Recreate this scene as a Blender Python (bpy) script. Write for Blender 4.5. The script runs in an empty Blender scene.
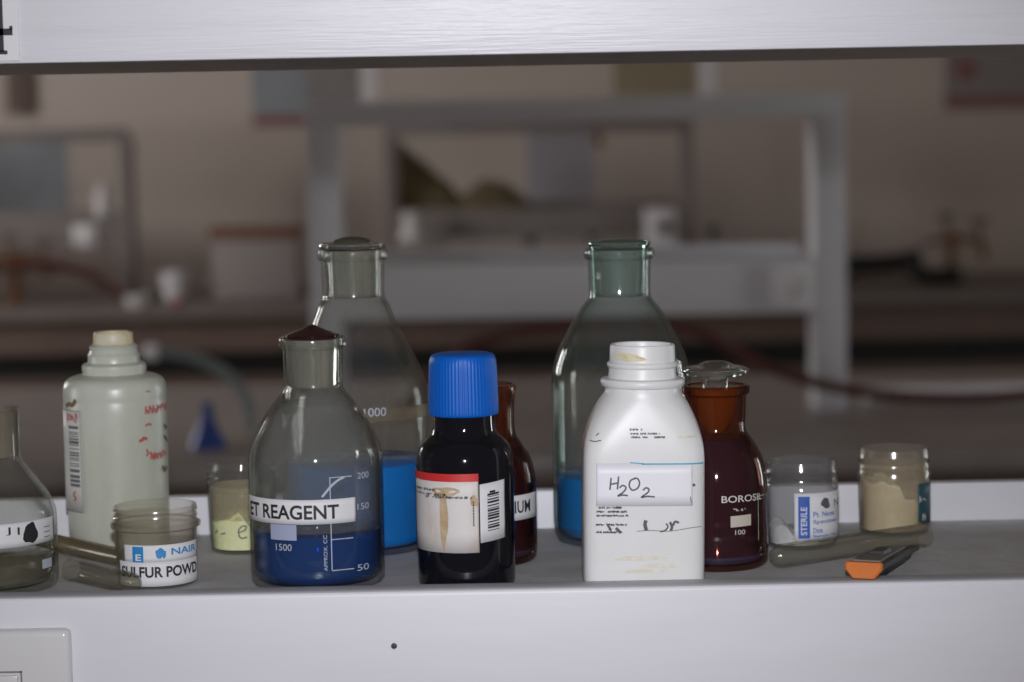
import bpy, bmesh, math, random
from mathutils import Vector, Matrix
random.seed(7)
SC = bpy.context.scene
COL = SC.collection

# ------------------------------------------------------------------ camera, world, lights, exposure
S = 1.22                                   # height of the shelf tray above the floor
F, PITCH, ROLL = 2296.0, math.radians(4.85), math.radians(1.08)
CAM = Vector((0, -1.179, S + .235))
_f = Vector((0, math.cos(PITCH), -math.sin(PITCH)))
_u0 = Vector((0, math.sin(PITCH), math.cos(PITCH)))
_x = Vector((1, 0, 0))
_r = math.cos(ROLL) * _x - math.sin(ROLL) * _u0
_u = math.sin(ROLL) * _x + math.cos(ROLL) * _u0
cd = bpy.data.cameras.new('camera')
cam = bpy.data.objects.new('camera', cd)
COL.objects.link(cam)
cam.matrix_world = Matrix(((_r.x, _u.x, -_f.x, CAM.x), (_r.y, _u.y, -_f.y, CAM.y), (_r.z, _u.z, -_f.z, CAM.z), (0, 0, 0, 1)))
cd.sensor_width = 22.3
cd.lens = F / 1024 * 22.3
cd.clip_start = .05
cd.dof.use_dof = True
cd.dof.focus_distance = 1.235
cd.dof.aperture_fstop = 4.2
SC.camera = cam

w = bpy.data.worlds.new('world')
SC.world = w
w.use_nodes = True
w.node_tree.nodes['Background'].inputs[0].default_value = (1.0, .77, .61, 1)
w.node_tree.nodes['Background'].inputs[1].default_value = .062

fl = bpy.data.lights.new('camera_flash', 'SPOT')     # the pop-up flash of the camera
fl.energy = 44
fl.spot_size = math.radians(52)
fl.spot_blend = 1.0
fl.color = (.95, .95, 1.02)
fl.shadow_soft_size = .012
fo = bpy.data.objects.new('camera_flash', fl)
fo.location = CAM + Vector((0, 0.02, .085))
fo.rotation_euler = (math.radians(90 - 8), 0, math.radians(1))
COL.objects.link(fo)
WIN_R, WIN_L, WIN_FAR = 10.0, 9.0, 10.2        # radiance of the daylit panes: right, left, far left

SC.view_settings.view_transform = 'Standard'
SC.view_settings.look = 'None'
SC.view_settings.exposure = 0
SC.view_settings.gamma = 1
SC.view_settings.use_curve_mapping = False
SC.cycles.transparent_max_bounces = 40
SC.cycles.max_bounces = 12
SC.cycles.transmission_bounces = 12
SC.cycles.glossy_bounces = 6
SC.cycles.caustics_reflective = False
SC.cycles.caustics_refractive = False
SC.cycles.use_denoising = True

# ------------------------------------------------------------------ points from the photograph
def ray(px, py): return _f + _r * ((px - 512) / F) - _u * ((py - 341) / F)
def ony(px, py, Y):
    d = ray(px, py); return CAM + d * ((Y - CAM.y) / d.y)
def onz(px, py, z=S):
    d = ray(px, py); return CAM + d * ((z - CAM.z) / d.z)
def scale(Y): return (ony(522, 500, Y) - ony(512, 500, Y)).length / 10

# ------------------------------------------------------------------ materials
def mat(name):
    m = bpy.data.materials.new(name); m.use_nodes = True
    nt = m.node_tree; nt.nodes.clear()
    out = nt.nodes.new('ShaderNodeOutputMaterial')
    return m, nt, out
def N(nt, t, **kw):
    n = nt.nodes.new('ShaderNode' + t)
    for k, v in kw.items():
        if k[0] == 'i' and k[1:].isdigit(): n.inputs[int(k[1:])].default_value = v
        elif k in n.inputs.keys(): n.inputs[k].default_value = v
        else: setattr(n, k, v)
    return n
def c4(c): return (c[0], c[1], c[2], 1)
def plain(name, col, rough=.5, var=None, vscale=30, amount=.5, stretch=(1, 1, 1), bump=0, bscale=200, spec=.5, metal=0, sss=0, lo=.4, hi=.7):
    """a surface of one colour, worn with patches of a second colour"""
    m, nt, out = mat(name)
    b = N(nt, 'BsdfPrincipled'); nt.links.new(b.outputs[0], out.inputs[0])
    b.inputs['Base Color'].default_value = c4(col)
    b.inputs['Roughness'].default_value = rough
    b.inputs['Specular IOR Level'].default_value = spec
    b.inputs['Metallic'].default_value = metal
    if sss:
        b.inputs['Subsurface Weight'].default_value = sss
        b.inputs['Subsurface Radius'].default_value = (1, 1, .9)
        b.inputs['Subsurface Scale'].default_value = .004
    tc = N(nt, 'TexCoord'); mp = N(nt, 'Mapping'); mp.inputs['Scale'].default_value = stretch
    nt.links.new(tc.outputs['Object'], mp.inputs[0])
    if var:
        nz = N(nt, 'TexNoise'); nz.inputs['Scale'].default_value = vscale; nz.inputs['Detail'].default_value = 6; nz.inputs['Roughness'].default_value = .65
        nt.links.new(mp.outputs[0], nz.inputs['Vector'])
        rp = N(nt, 'MapRange'); rp.inputs[1].default_value = lo; rp.inputs[2].default_value = hi; rp.inputs[4].default_value = amount
        nt.links.new(nz.outputs[0], rp.inputs[0])
        mx = N(nt, 'Mix', data_type='RGBA')
        mx.inputs[6].default_value = c4(col); mx.inputs[7].default_value = c4(var)
        nt.links.new(rp.outputs[0], mx.inputs[0]); nt.links.new(mx.outputs[2], b.inputs['Base Color'])
    if bump:
        n2 = N(nt, 'TexNoise'); n2.inputs['Scale'].default_value = bscale; n2.inputs['Detail'].default_value = 4
        nt.links.new(mp.outputs[0], n2.inputs['Vector'])
        bp = N(nt, 'Bump'); bp.inputs['Strength'].default_value = bump; bp.inputs['Distance'].default_value = .001
        nt.links.new(n2.outputs[0], bp.inputs['Height']); nt.links.new(bp.outputs[0], b.inputs['Normal'])
    return m
def facing_pow(nt, p):
    lw = N(nt, 'LayerWeight'); lw.inputs[0].default_value = .5
    pw = N(nt, 'Math', operation='POWER'); pw.inputs[1].default_value = p
    nt.links.new(lw.outputs['Facing'], pw.inputs[0]); return pw
def thin_glass(name, tint, edge, rough=.05, f0=.04, haze=None, haze_amt=0, ep=3.0):
    """a thin wall of glass: what is behind shows through, more tinted where the wall is seen edge on, with a glossy coat"""
    m, nt, out = mat(name)
    tr = N(nt, 'BsdfTransparent'); gl = N(nt, 'BsdfGlossy'); gl.inputs['Roughness'].default_value = rough
    e = facing_pow(nt, ep)
    mx = N(nt, 'Mix', data_type='RGBA'); mx.inputs[6].default_value = c4(tint); mx.inputs[7].default_value = c4(edge)
    nt.links.new(e.outputs[0], mx.inputs[0]); nt.links.new(mx.outputs[2], tr.inputs[0])
    base = tr
    if haze:
        df = N(nt, 'BsdfDiffuse'); df.inputs[0].default_value = c4(haze)
        tl = N(nt, 'BsdfTranslucent'); tl.inputs[0].default_value = c4(haze)
        ad = N(nt, 'MixShader'); ad.inputs[0].default_value = .4
        nt.links.new(df.outputs[0], ad.inputs[1]); nt.links.new(tl.outputs[0], ad.inputs[2])
        ms = N(nt, 'MixShader'); ms.inputs[0].default_value = haze_amt
        nt.links.new(tr.outputs[0], ms.inputs[1]); nt.links.new(ad.outputs[0], ms.inputs[2]); base = ms
    p5 = facing_pow(nt, 5.0)
    ml = N(nt, 'Math', operation='MULTIPLY_ADD'); ml.inputs[1].default_value = .8; ml.inputs[2].default_value = f0
    nt.links.new(p5.outputs[0], ml.inputs[0])
    ms2 = N(nt, 'MixShader'); nt.links.new(ml.outputs[0], ms2.inputs[0])
    nt.links.new(base.outputs[0], ms2.inputs[1]); nt.links.new(gl.outputs[0], ms2.inputs[2])
    nt.links.new(ms2.outputs[0], out.inputs[0])
    return m
def thick_glass(name, col, rough=.05, ior=1.47, haze=None, amt=0):
    m, nt, out = mat(name)
    g = N(nt, 'BsdfGlass'); g.inputs['Color'].default_value = c4(col); g.inputs['Roughness'].default_value = rough; g.inputs['IOR'].default_value = ior
    if haze:
        d = N(nt, 'BsdfDiffuse'); d.inputs[0].default_value = c4(haze)
        ms = N(nt, 'MixShader'); ms.inputs[0].default_value = amt
        nt.links.new(g.outputs[0], ms.inputs[1]); nt.links.new(d.outputs[0], ms.inputs[2]); nt.links.new(ms.outputs[0], out.inputs[0])
    else: nt.links.new(g.outputs[0], out.inputs[0])
    return m
def emissive(name, col, s):
    m, nt, out = mat(name); e = N(nt, 'Emission'); e.inputs[0].default_value = c4(col); e.inputs[1].default_value = s
    nt.links.new(e.outputs[0], out.inputs[0]); return m

M = {}
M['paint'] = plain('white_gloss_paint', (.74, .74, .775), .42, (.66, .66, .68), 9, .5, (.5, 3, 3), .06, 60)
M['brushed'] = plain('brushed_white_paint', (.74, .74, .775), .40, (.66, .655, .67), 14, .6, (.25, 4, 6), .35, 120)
M['tray'] = plain('dusty_grey_paint', (.58, .585, .59), .6, (.42, .40, .37), 22, .8, (1, 1, 1), .5, 160)
M['bare'] = plain('bare_board_edge', (.74, .66, .62), .75, (.62, .55, .51), 30, .6)
M['wall'] = plain('wall_paint', (.66, .575, .52), .8, (.62, .535, .48), 2, .5)
M['floor'] = plain('floor_tiles', (.30, .27, .25), .5, (.25, .22, .20), 3, .5)
M['bench'] = plain('bench_stone', (.36, .325, .31), .35, (.27, .24, .23), 6, .7)
M['bench_dark'] = plain('dark_bench_top', (.20, .17, .155), .5, (.15, .125, .115), 6, .7)
M['cabinet'] = plain('cabinet_wood', (.17, .115, .092), .6, (.12, .085, .07), 5, .6, (1, 1, .2))
M['ink'] = plain('black_ink', (.02, .02, .022), .6)
M['pencil'] = plain('grey_ink', (.10, .10, .11), .6)
M['paper'] = plain('white_paper', (.76, .77, .78), .6, (.70, .70, .69), 60, .5)
M['glass'] = thin_glass('clear_glass', (.985, .988, .98), (.62, .65, .62), haze=(.62, .66, .60), haze_amt=.017)
M['glass_green'] = thin_glass('greenish_glass', (.975, .988, .98), (.52, .68, .64), haze=(.58, .68, .64), haze_amt=.022, ep=2.2)
M['glass_dusty'] = thin_glass('dusty_plastic', (.965, .955, .93), (.62, .58, .52), rough=.15, haze=(.66, .61, .52), haze_amt=.085)
M['plastic_clear'] = thin_glass('clear_plastic', (.95, .95, .95), (.55, .56, .56), rough=.10, haze=(.70, .72, .74), haze_amt=.06)
M['amber'] = thin_glass('amber_glass', (.84, .62, .56), (.30, .12, .07), rough=.05, haze=(.42, .16, .02), haze_amt=.012, ep=2.0)
M['amber_plug'] = thin_glass('amber_ground_plug', (.80, .50, .20), (.4, .15, .04), rough=.2, haze=(.72, .56, .18), haze_amt=.36)
M['film'] = thin_glass('pale_haze', (.95, .95, .95), (.8, .8, .8), rough=.3, f0=.0, haze=(.52, .54, .52), haze_amt=.10)
M['plug'] = thick_glass('ground_glass', (.86, .88, .82), .14, 1.3, (.38, .39, .33), .34)
M['plug_green'] = thick_glass('ground_green_glass', (.78, .88, .83), .14, 1.3, (.33, .41, .37), .34)
M['knob_glass'] = thick_glass('solid_clear_glass', (.95, .96, .95), .06, 1.45, (.5, .5, .48), .08)
M['knob_olive'] = thick_glass('solid_olive_glass', (.50, .50, .38), .08, 1.45, (.20, .20, .14), .35)
M['knob_green'] = thick_glass('solid_greenish_glass', (.80, .93, .90), .06, 1.45, (.45, .55, .52), .10)
M['maroon'] = plain('maroon_glass', (.028, .004, .006), .08, spec=.8)
M['blue_dark'] = thin_glass('dark_blue_liquid', (.02, .18, .62), (.01, .06, .18), rough=.06, f0=.02, haze=(.002, .11, .46), haze_amt=.5)
M['blue_mid'] = thin_glass('blue_liquid', (.02, .30, .90), (.01, .09, .30), rough=.06, f0=.02, haze=(.001, .34, 1.0), haze_amt=.85)  # flash glow through the liquid put in as strong diffuse haze
M['blue_teal'] = thin_glass('teal_blue_liquid', (.02, .36, .75), (.01, .10, .20), rough=.06, f0=.02, haze=(.006, .36, .95), haze_amt=.75)
M['clear_liquid'] = thin_glass('clear_liquid', (.78, .77, .66), (.35, .34, .26), rough=.06, f0=.02, haze=(.35, .34, .25), haze_amt=.25)
M['red_dark'] = thin_glass('dark_red_liquid', (.30, .05, .04), (.05, .01, .012), rough=.06, f0=.02, haze=(.17, .21, .50), haze_amt=.6)
M['brown_dark'] = thin_glass('near_black_liquid', (.10, .03, .03), (.03, .01, .012), rough=.06, f0=.02, haze=(.12, .12, .28), haze_amt=.8)
M['dark_glass'] = plain('near_black_glass', (.006, .0065, .010), .06, spec=.6)
M['cap_blue'] = plain('blue_plastic', (.003, .115, .53), .42, spec=.3)
M['hdpe'] = plain('white_bottle_plastic', (.80, .81, .80), .38, (.72, .70, .62), 40, .35, sss=.15)
M['hdpe_old'] = plain('aged_bottle_plastic', (.56, .59, .50), .33, (.38, .38, .28), 18, .55, (1, 1, .4))
M['yellow_old'] = plain('yellowed_plastic', (.62, .45, .15), .45, (.64, .62, .48), 28, .95, lo=.45, hi=.6)
M['stain'] = plain('ochre_stain', (.46, .32, .17), .7, (.62, .52, .38), 160, .8)
M['stain_pale'] = plain('pale_yellow_stain', (.74, .69, .52), .6, (.79, .78, .72), 220, 1.0, lo=.42, hi=.58)
M['stain_neck'] = plain('yellow_neck_stain', (.72, .63, .34), .6, (.78, .74, .60), 150, .9)
M['stain_brown'] = plain('brown_stain', (.16, .11, .05), .7)
M['label_paper'] = plain('stained_label', (.72, .69, .66), .55, (.55, .40, .26), 55, .75, (1, 1, .35), lo=.52, hi=.75)
M['label_old'] = plain('old_label', (.62, .62, .57), .5)
M['label_lav'] = plain('lavender_label', (.86, .865, .905), .45)
M['red_print'] = plain('red_print', (.62, .03, .03), .5)
M['red_ink'] = plain('red_marker', (.46, .08, .07), .6, (.44, .20, .17), 300, .8)
M['blue_print'] = plain('blue_print', (.02, .10, .45), .5)
M['cyan_print'] = plain('cyan_print', (.03, .25, .55), .5)
M['teal_print'] = plain('teal_print', (.016, .075, .095), .5)
M['blue_line'] = plain('light_blue_print', (.06, .42, .60), .5)
M['enamel'] = plain('white_enamel', (.45, .50, .56), .6)
M['enamel_grey'] = plain('frosted_patch', (.36, .40, .55), .7)
M['enamel_tan'] = plain('tan_patch', (.55, .50, .42), .7)
M['sulfur'] = plain('pale_yellow_powder', (.95, .96, .56), .9, (.88, .89, .46), 90, .6, bump=.6, bscale=400)
M['powder'] = plain('white_powder', (.90, .90, .89), .9, (.82, .82, .80), 80, .5, bump=.6, bscale=400)
M['cream'] = plain('cream_powder', (.95, .90, .72), .9, (.72, .64, .48), 45, .9, bump=.8, bscale=300)
M['film_cream'] = thin_glass('cream_dust_film', (.95, .94, .90), (.8, .78, .7), rough=.3, f0=.0, haze=(.78, .70, .50), haze_amt=.26)
M['film_pale'] = thin_glass('pale_cream_dust_film', (.97, .96, .94), (.85, .83, .76), rough=.3, f0=.0, haze=(.86, .78, .58), haze_amt=.14)
M['residue'] = plain('beige_residue', (.20, .175, .125), .9, (.15, .125, .085), 60, .6)
M['band_tan'] = thin_glass('tan_band', (.80, .74, .62), (.7, .62, .5), rough=.4, f0=.02, haze=(.42, .36, .25), haze_amt=.30)
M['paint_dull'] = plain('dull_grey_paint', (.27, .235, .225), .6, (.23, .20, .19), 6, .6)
M['lip'] = plain('shaded_grey_edge_paint', (.50, .50, .525), .5, (.40, .40, .41), 40, .7, (.3, 1, 1))  # grazing light on the white lip put in as a darker grey
M['orange'] = plain('orange_plastic', (.72, .20, .035), .5, (.62, .15, .03), 90, .5)
M['knife_dark'] = plain('black_plastic', (.035, .036, .034), .5)
M['knife_grey'] = plain('dusty_grey_plastic', (.20, .19, .165), .6, (.11, .10, .085), 120, .6)
M['steel'] = plain('dull_steel', (.45, .44, .42), .4, metal=.8)
M['socket'] = plain('socket_plastic', (.70, .70, .69), .15, (.66, .66, .64), 20, .4)
M['socket_dark'] = plain('socket_seam', (.22, .22, .22), .5)
M['poster_blue'] = plain('poster_print_blue', (.38, .41, .45), .6, (.25, .28, .32), 5, .8)
M['poster_grey'] = plain('poster_print_grey', (.33, .30, .30), .6, (.25, .23, .24), 6, .8)
M['poster_red'] = plain('poster_red_strip', (.30, .15, .135), .6)
M['poster_yellow'] = plain('poster_print_yellow', (.37, .31, .20), .6, (.28, .24, .16), 8, .7)
M['sheet_lav'] = plain('lavender_sheet', (.47, .46, .51), .7, (.39, .38, .43), 8, .7)
M['olive'] = plain('olive_cloth', (.21, .165, .085), .9, (.11, .085, .05), 8, .8)
M['brass'] = plain('dull_brass', (.20, .085, .02), .45, metal=.2)
M['rubber'] = plain('black_rubber', (.012, .013, .012), .6)
M['hose_red'] = plain('red_rubber', (.10, .028, .022), .5)
M['hose_grey'] = plain('grey_green_tube', (.20, .24, .24), .4)
M['white_plastic'] = plain('white_plastic', (.86, .84, .86), .4)
M['wood_brown'] = plain('brown_board', (.20, .085, .045), .6)
M['box_grey'] = plain('grey_card', (.36, .32, .31), .7)
M['blue_plastic'] = plain('bright_blue_plastic', (.03, .07, .30), .4)
M['red_plastic'] = plain('red_plastic', (.30, .03, .04), .4)
M['pane_r'] = emissive('daylit_pane_right', (.92, .97, 1.0), WIN_R)
M['pane_l'] = emissive('daylit_pane_left', (.95, .98, 1.0), WIN_L)
M['pane_far'] = emissive('daylit_pane_far', (1.0, .97, .95), WIN_FAR)

# ------------------------------------------------------------------ object helpers
def tag(o, label=None, cat=None, group=None, kind=None):
    if label: o['label'] = label
    if cat: o['category'] = cat
    if group: o['group'] = group
    if kind: o['kind'] = kind
    return o
def empty(name, loc, label, cat, group=None, rz=0):
    o = bpy.data.objects.new(name, None); o.empty_display_size = .02
    o.location = loc; o.rotation_euler.z = rz; COL.objects.link(o)
    return tag(o, label, cat, group)
def link(name, me, m, parent=None, loc=None, smooth=35):
    o = bpy.data.objects.new(name, me); COL.objects.link(o)
    if m is not None: me.materials.append(m)
    if smooth:
        for p in me.polygons: p.use_smooth = True
        me.set_sharp_from_angle(angle=math.radians(smooth))
    if parent: o.parent = parent
    if loc is not None: o.location = loc
    return o
def from_bm(name, bm, m, parent=None, loc=None, smooth=35, normals=True):
    if normals: bmesh.ops.recalc_face_normals(bm, faces=bm.faces)
    me = bpy.data.meshes.new(name); bm.to_mesh(me); bm.free()
    return link(name, me, m, parent, loc, smooth)
def add_box(bm, x0, x1, y0, y1, z0, z1, bev=0, seg=2):
    r = bmesh.ops.create_cube(bm, size=1)
    for v in r['verts']:
        v.co = Vector((x0 + (v.co.x + .5) * (x1 - x0), y0 + (v.co.y + .5) * (y1 - y0), z0 + (v.co.z + .5) * (z1 - z0)))
    if bev:
        es = list({e for v in r['verts'] for e in v.link_edges})
        bmesh.ops.bevel(bm, geom=es, offset=bev, segments=seg, affect='EDGES', profile=.5)
def box(name, x0, x1, y0, y1, z0, z1, m, parent=None, bev=0, seg=2):
    bm = bmesh.new(); add_box(bm, x0, x1, y0, y1, z0, z1, bev, seg); return from_bm(name, bm, m, parent)
def chaikin(pts, n):
    for _ in range(n):
        q = [pts[0]]
        for a, b in zip(pts, pts[1:]):
            q.append((a[0] * .75 + b[0] * .25, a[1] * .75 + b[1] * .25)); q.append((a[0] * .25 + b[0] * .75, a[1] * .25 + b[1] * .75))
        q.append(pts[-1]); pts = q
    return pts
def add_lathe(bm, prof, seg=64, cx=0, cy=0, rfun=None):
    """prof: (r, z) pairs; r = 0 makes a pole"""
    rings = []
    for r, z in prof:
        if r < 1e-6: rings.append([bm.verts.new((cx, cy, z))])
        else:
            rings.append([bm.verts.new((cx + (r if not rfun else rfun(r, z, 2 * math.pi * i / seg)) * math.cos(2 * math.pi * i / seg),
                                        cy + (r if not rfun else rfun(r, z, 2 * math.pi * i / seg)) * math.sin(2 * math.pi * i / seg), z)) for i in range(seg)])
    for a, b in zip(rings, rings[1:]):
        for i in range(seg):
            j = (i + 1) % seg
            if len(a) == 1 and len(b) == 1: continue
            if len(a) == 1: bm.faces.new((a[0], b[j], b[i]))
            elif len(b) == 1: bm.faces.new((a[i], a[j], b[0]))
            else: bm.faces.new((a[i], a[j], b[j], b[i]))
def lathe(name, prof, m, parent=None, seg=64, rfun=None, smooth=35, loc=None):
    bm = bmesh.new(); add_lathe(bm, prof, seg, rfun=rfun); return from_bm(name, bm, m, parent, smooth=smooth, loc=loc)
def shell(outer, t, bottom=None):
    """closed glass wall: outer profile from the axis up to the rim, then the inner face back down"""
    inner = [(max(r - t, .0005), z) for r, z in reversed(outer) if z > (bottom or t)]
    return [(0, outer[0][1])] + outer + inner + [(max(inner[-1][0] * .9, .0005), (bottom or t)), (0, (bottom or t))]
def catmull(pts, n=8):
    P = [Vector(p) for p in pts]; P = [P[0] * 2 - P[1]] + P + [P[-1] * 2 - P[-2]]
    out = []
    for i in range(1, len(P) - 2):
        a, b, c, d = P[i - 1:i + 3]
        for k in range(n):
            t = k / n
            out.append(.5 * ((2 * b) + (c - a) * t + (2 * a - 5 * b + 4 * c - d) * t * t + (3 * b - a - 3 * c + d) * t ** 3))
    out.append(P[-2]); return out
def add_tube(bm, pts, rad, seg=14, caps=True):
    pts = [Vector(p) for p in pts]; rings = []
    up = Vector((0, 0, 1))
    for i, p in enumerate(pts):
        d = (pts[min(i + 1, len(pts) - 1)] - pts[max(i - 1, 0)]).normalized()
        s = d.cross(up)
        if s.length < 1e-3: s = d.cross(Vector((1, 0, 0)))
        s.normalize(); t = s.cross(d).normalized()
        r = rad[i] if isinstance(rad, (list, tuple)) else rad
        rings.append([bm.verts.new(p + (s * math.cos(2 * math.pi * k / seg) + t * math.sin(2 * math.pi * k / seg)) * r) for k in range(seg)])
    for a, b in zip(rings, rings[1:]):
        for k in range(seg):
            bm.faces.new((a[k], a[(k + 1) % seg], b[(k + 1) % seg], b[k]))
    if caps:
        bm.faces.new(rings[0][::-1]); bm.faces.new(rings[-1])
def tube(name, pts, rad, m, parent=None, seg=14):
    bm = bmesh.new(); add_tube(bm, pts, rad, seg); return from_bm(name, bm, m, parent)

# ------------------------------------------------------------------ printing and writing that lies on a surface
def text_geo(s, bold=0.0):
    cu = bpy.data.curves.new('letters', 'FONT'); cu.body = s; cu.size = 1; cu.offset = bold; cu.resolution_u = 4
    ob = bpy.data.objects.new('letters', cu); COL.objects.link(ob)
    bpy.context.view_layer.update()
    ev = ob.evaluated_get(bpy.context.evaluated_depsgraph_get()); me = ev.to_mesh()
    vs = [(v.co.x, v.co.y) for v in me.vertices]; fs = [tuple(p.vertices) for p in me.polygons]
    ev.to_mesh_clear(); bpy.data.objects.remove(ob); bpy.data.curves.remove(cu)
    x0 = min(v[0] for v in vs); x1 = max(v[0] for v in vs); y0 = min(v[1] for v in vs); y1 = max(v[1] for v in vs)
    return [((x - x0) / (x1 - x0), (y - y0) / (y1 - y0)) for x, y in vs], fs
class Decal:
    """collects flat shapes in surface coordinates (u across, v up) and lays them on map(u, v, lift)"""
    def __init__(s, fmap, lift): s.f, s.l, s.bm = fmap, lift, bmesh.new()
    def rect(s, u0, u1, v0, v1, n=None, skew=0, m=2):
        n = n or max(2, int(abs(u1 - u0) / .0012))
        g = [[s.bm.verts.new(s.f(u0 + (u1 - u0) * i / n, v0 + (v1 - v0) * j / m + skew * (u1 - u0) * i / n, s.l)) for i in range(n + 1)] for j in range(m + 1)]
        for j in range(m):
            for i in range(n): s.bm.faces.new((g[j][i], g[j][i + 1], g[j + 1][i + 1], g[j + 1][i]))
        return s
    def text(s, body, u0, u1, v0, v1, skew=0, vertical=False, bold=0):
        vs, fs = text_geo(body, bold)
        bv = []
        for x, y in vs:
            if vertical: u, v = u1 - y * (u1 - u0), v0 + x * (v1 - v0)
            else: u, v = u0 + x * (u1 - u0), v0 + y * (v1 - v0) + skew * x * (u1 - u0)
            bv.append(s.bm.verts.new(s.f(u, v, s.l)))
        for f in fs:
            try: s.bm.faces.new([bv[i] for i in f])
            except ValueError: pass
        return s
    def stroke(s, pts, wd, n=6):
        pts = [(p.x, p.y) for p in catmull([(a, b, 0) for a, b in pts], n)] if len(pts) > 2 else pts
        L, R = [], []
        for i, (u, v) in enumerate(pts):
            a = pts[max(i - 1, 0)]; b = pts[min(i + 1, len(pts) - 1)]
            dx, dy = b[0] - a[0], b[1] - a[1]; l = math.hypot(dx, dy) or 1
            nx, ny = -dy / l * wd / 2, dx / l * wd / 2
            L.append(s.bm.verts.new(s.f(u + nx, v + ny, s.l))); R.append(s.bm.verts.new(s.f(u - nx, v - ny, s.l)))
        for i in range(len(pts) - 1): s.bm.faces.new((R[i], R[i + 1], L[i + 1], L[i]))
        return s
    def blob(s, u, v, ru, rv, seed=0, n=18):
        rn = random.Random(seed); ph = [rn.uniform(0, 6.28) for _ in range(4)]
        vv = []
        for i in range(n):
            a = 2 * math.pi * i / n; k = 1 + .12 * math.sin(2 * a + ph[0]) + .10 * math.sin(3 * a + ph[1]) + .08 * math.sin(5 * a + ph[2])
            vv.append(s.bm.verts.new(s.f(u + ru * k * math.cos(a), v + rv * k * math.sin(a), s.l)))
        c = s.bm.verts.new(s.f(u, v, s.l))
        for i in range(n): s.bm.faces.new((c, vv[i], vv[(i + 1) % n]))
        return s
    def scrawl(s, u0, u1, v0, v1, wd, seed):
        """a run of unreadable small letters"""
        rn = random.Random(seed); u = u0; h = v1 - v0
        while u < u1:
            k = min(h * rn.uniform(.5, .9), u1 - u + 1e-5)
            if rn.random() < .82:
                if rn.random() < .5: s.stroke([(u, v0), (u + k * .15, v1)], wd, 2)
                s.stroke([(u, v0 + h * rn.random()), (u + k * .4, v0 + h * rn.uniform(.4, 1)), (u + k * .75, v0 + h * rn.uniform(0, .6))], wd, 3)
            u += k
        return s
    def done(s, name, m, parent): return from_bm(name, s.bm, m, parent, smooth=0, normals=False)

# ------------------------------------------------------------------ round vessels
class Round:
    """a round vessel standing on the tray: px, py a point on its axis in the photograph, Y its distance behind the tray edge"""
    def __init__(s, name, px, py, Y, label, cat, group=None, z0=S):
        s.Y = Y; p = ony(px, py, Y); s.x = p.x; s.z0 = z0; s.k = scale(Y); s.px = px
        s.root = empty(name, (p.x, Y, z0), label, cat, group)
    def z(s, py): return ony(s.px, py, s.Y).z - s.z0
    def prof(s, pts): return [(hw * s.k, s.z(py)) for py, hw in pts]
    def cyl(s, R, front=0.0):
        """mapping arc length u (0 faces the front) and height v to the vessel's side"""
        return lambda u, v, lift: Vector(((R + lift) * math.sin(u / R + front), -(R + lift) * math.cos(u / R + front), v))
    def uv(s, px, py, R):
        d = ray(px, py); o = CAM - Vector((s.x, s.Y, s.z0))
        a = d.x ** 2 + d.y ** 2; b = o.x * d.x + o.y * d.y; c = o.x ** 2 + o.y ** 2 - R * R
        t = (-b - math.sqrt(max(b * b - a * c, 0))) / a
        p = o + d * t; return math.atan2(p.x, -p.y) * R, p.z
def patch(f, u0, u1, v0, v1, name, m, parent, lift=.0003, skew=0):
    o = Decal(f, lift).rect(u0, u1, v0, v1, skew=skew, m=4).done(name, m, parent)
    for p in o.data.polygons: p.use_smooth = True
    so = o.modifiers.new('thickness', 'SOLIDIFY'); so.thickness = .0002; so.offset = -1
    return o

# ------------------------------------------------------------------ the room
def struct(name, bmf, m):
    o = bmf; o['kind'] = 'structure'; return o
YW = 8.0
WX = 4.0
def wall_box(name, *a): o = box(name, *a); o['kind'] = 'structure'; return o
wall_box('floor', -WX - .2, WX + .2, -2.6, YW + .2, -.1, 0, M['floor'])
wall_box('wall_back', -WX - .2, WX + .2, YW, YW + .2, 0, 3.1, M['wall'])
def side_wall(name, x, sgn, holes):
    """a wall with window openings (y0, y1, z0, z1), listed from near to far"""
    bm = bmesh.new(); x0, x1 = sorted((x, x + sgn * .2)); y = -2.6
    for wy0, wy1, wz0, wz1 in holes:
        add_box(bm, x0, x1, y, wy0, 0, 3.1)
        add_box(bm, x0, x1, wy0, wy1, 0, wz0); add_box(bm, x0, x1, wy0, wy1, wz1, 3.1); y = wy1
    add_box(bm, x0, x1, y, YW, 0, 3.1)
    o = from_bm(name, bm, M['wall']); o['kind'] = 'structure'
def window(name, x, sgn, wy0, wy1, wz0, wz1, pane):
    bm = bmesh.new(); xa, xb = sorted((x + sgn * .06, x + sgn * .12)); t = .05
    add_box(bm, xa, xb, wy0, wy1, wz0, wz0 + t); add_box(bm, xa, xb, wy0, wy1, wz1 - t, wz1)
    for y in (wy0, wy1 - t): add_box(bm, xa, xb, y, y + t, wz0 + t, wz1 - t)
    f = from_bm(name, bm, M['white_plastic']); f['kind'] = 'structure'
    box('pane', x + sgn * .085, x + sgn * .095, wy0 + t, wy1 - t, wz0 + t, wz1 - t, pane, f)
RW = (2.3, 2.95, S - .62, S + .95)
LW = (.05, .65, S - .55, S + .95)
FW = (4.3, 5.9, S + .15, S + 1.55)
side_wall('wall_right', WX, 1, [RW]); window('window_1', WX, 1, *RW, M['pane_r'])
side_wall('wall_left', -WX, -1, [LW, FW]); window('window_2', -WX, -1, *LW, M['pane_l']); window('window_3', -WX, -1, *FW, M['pane_far'])

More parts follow.
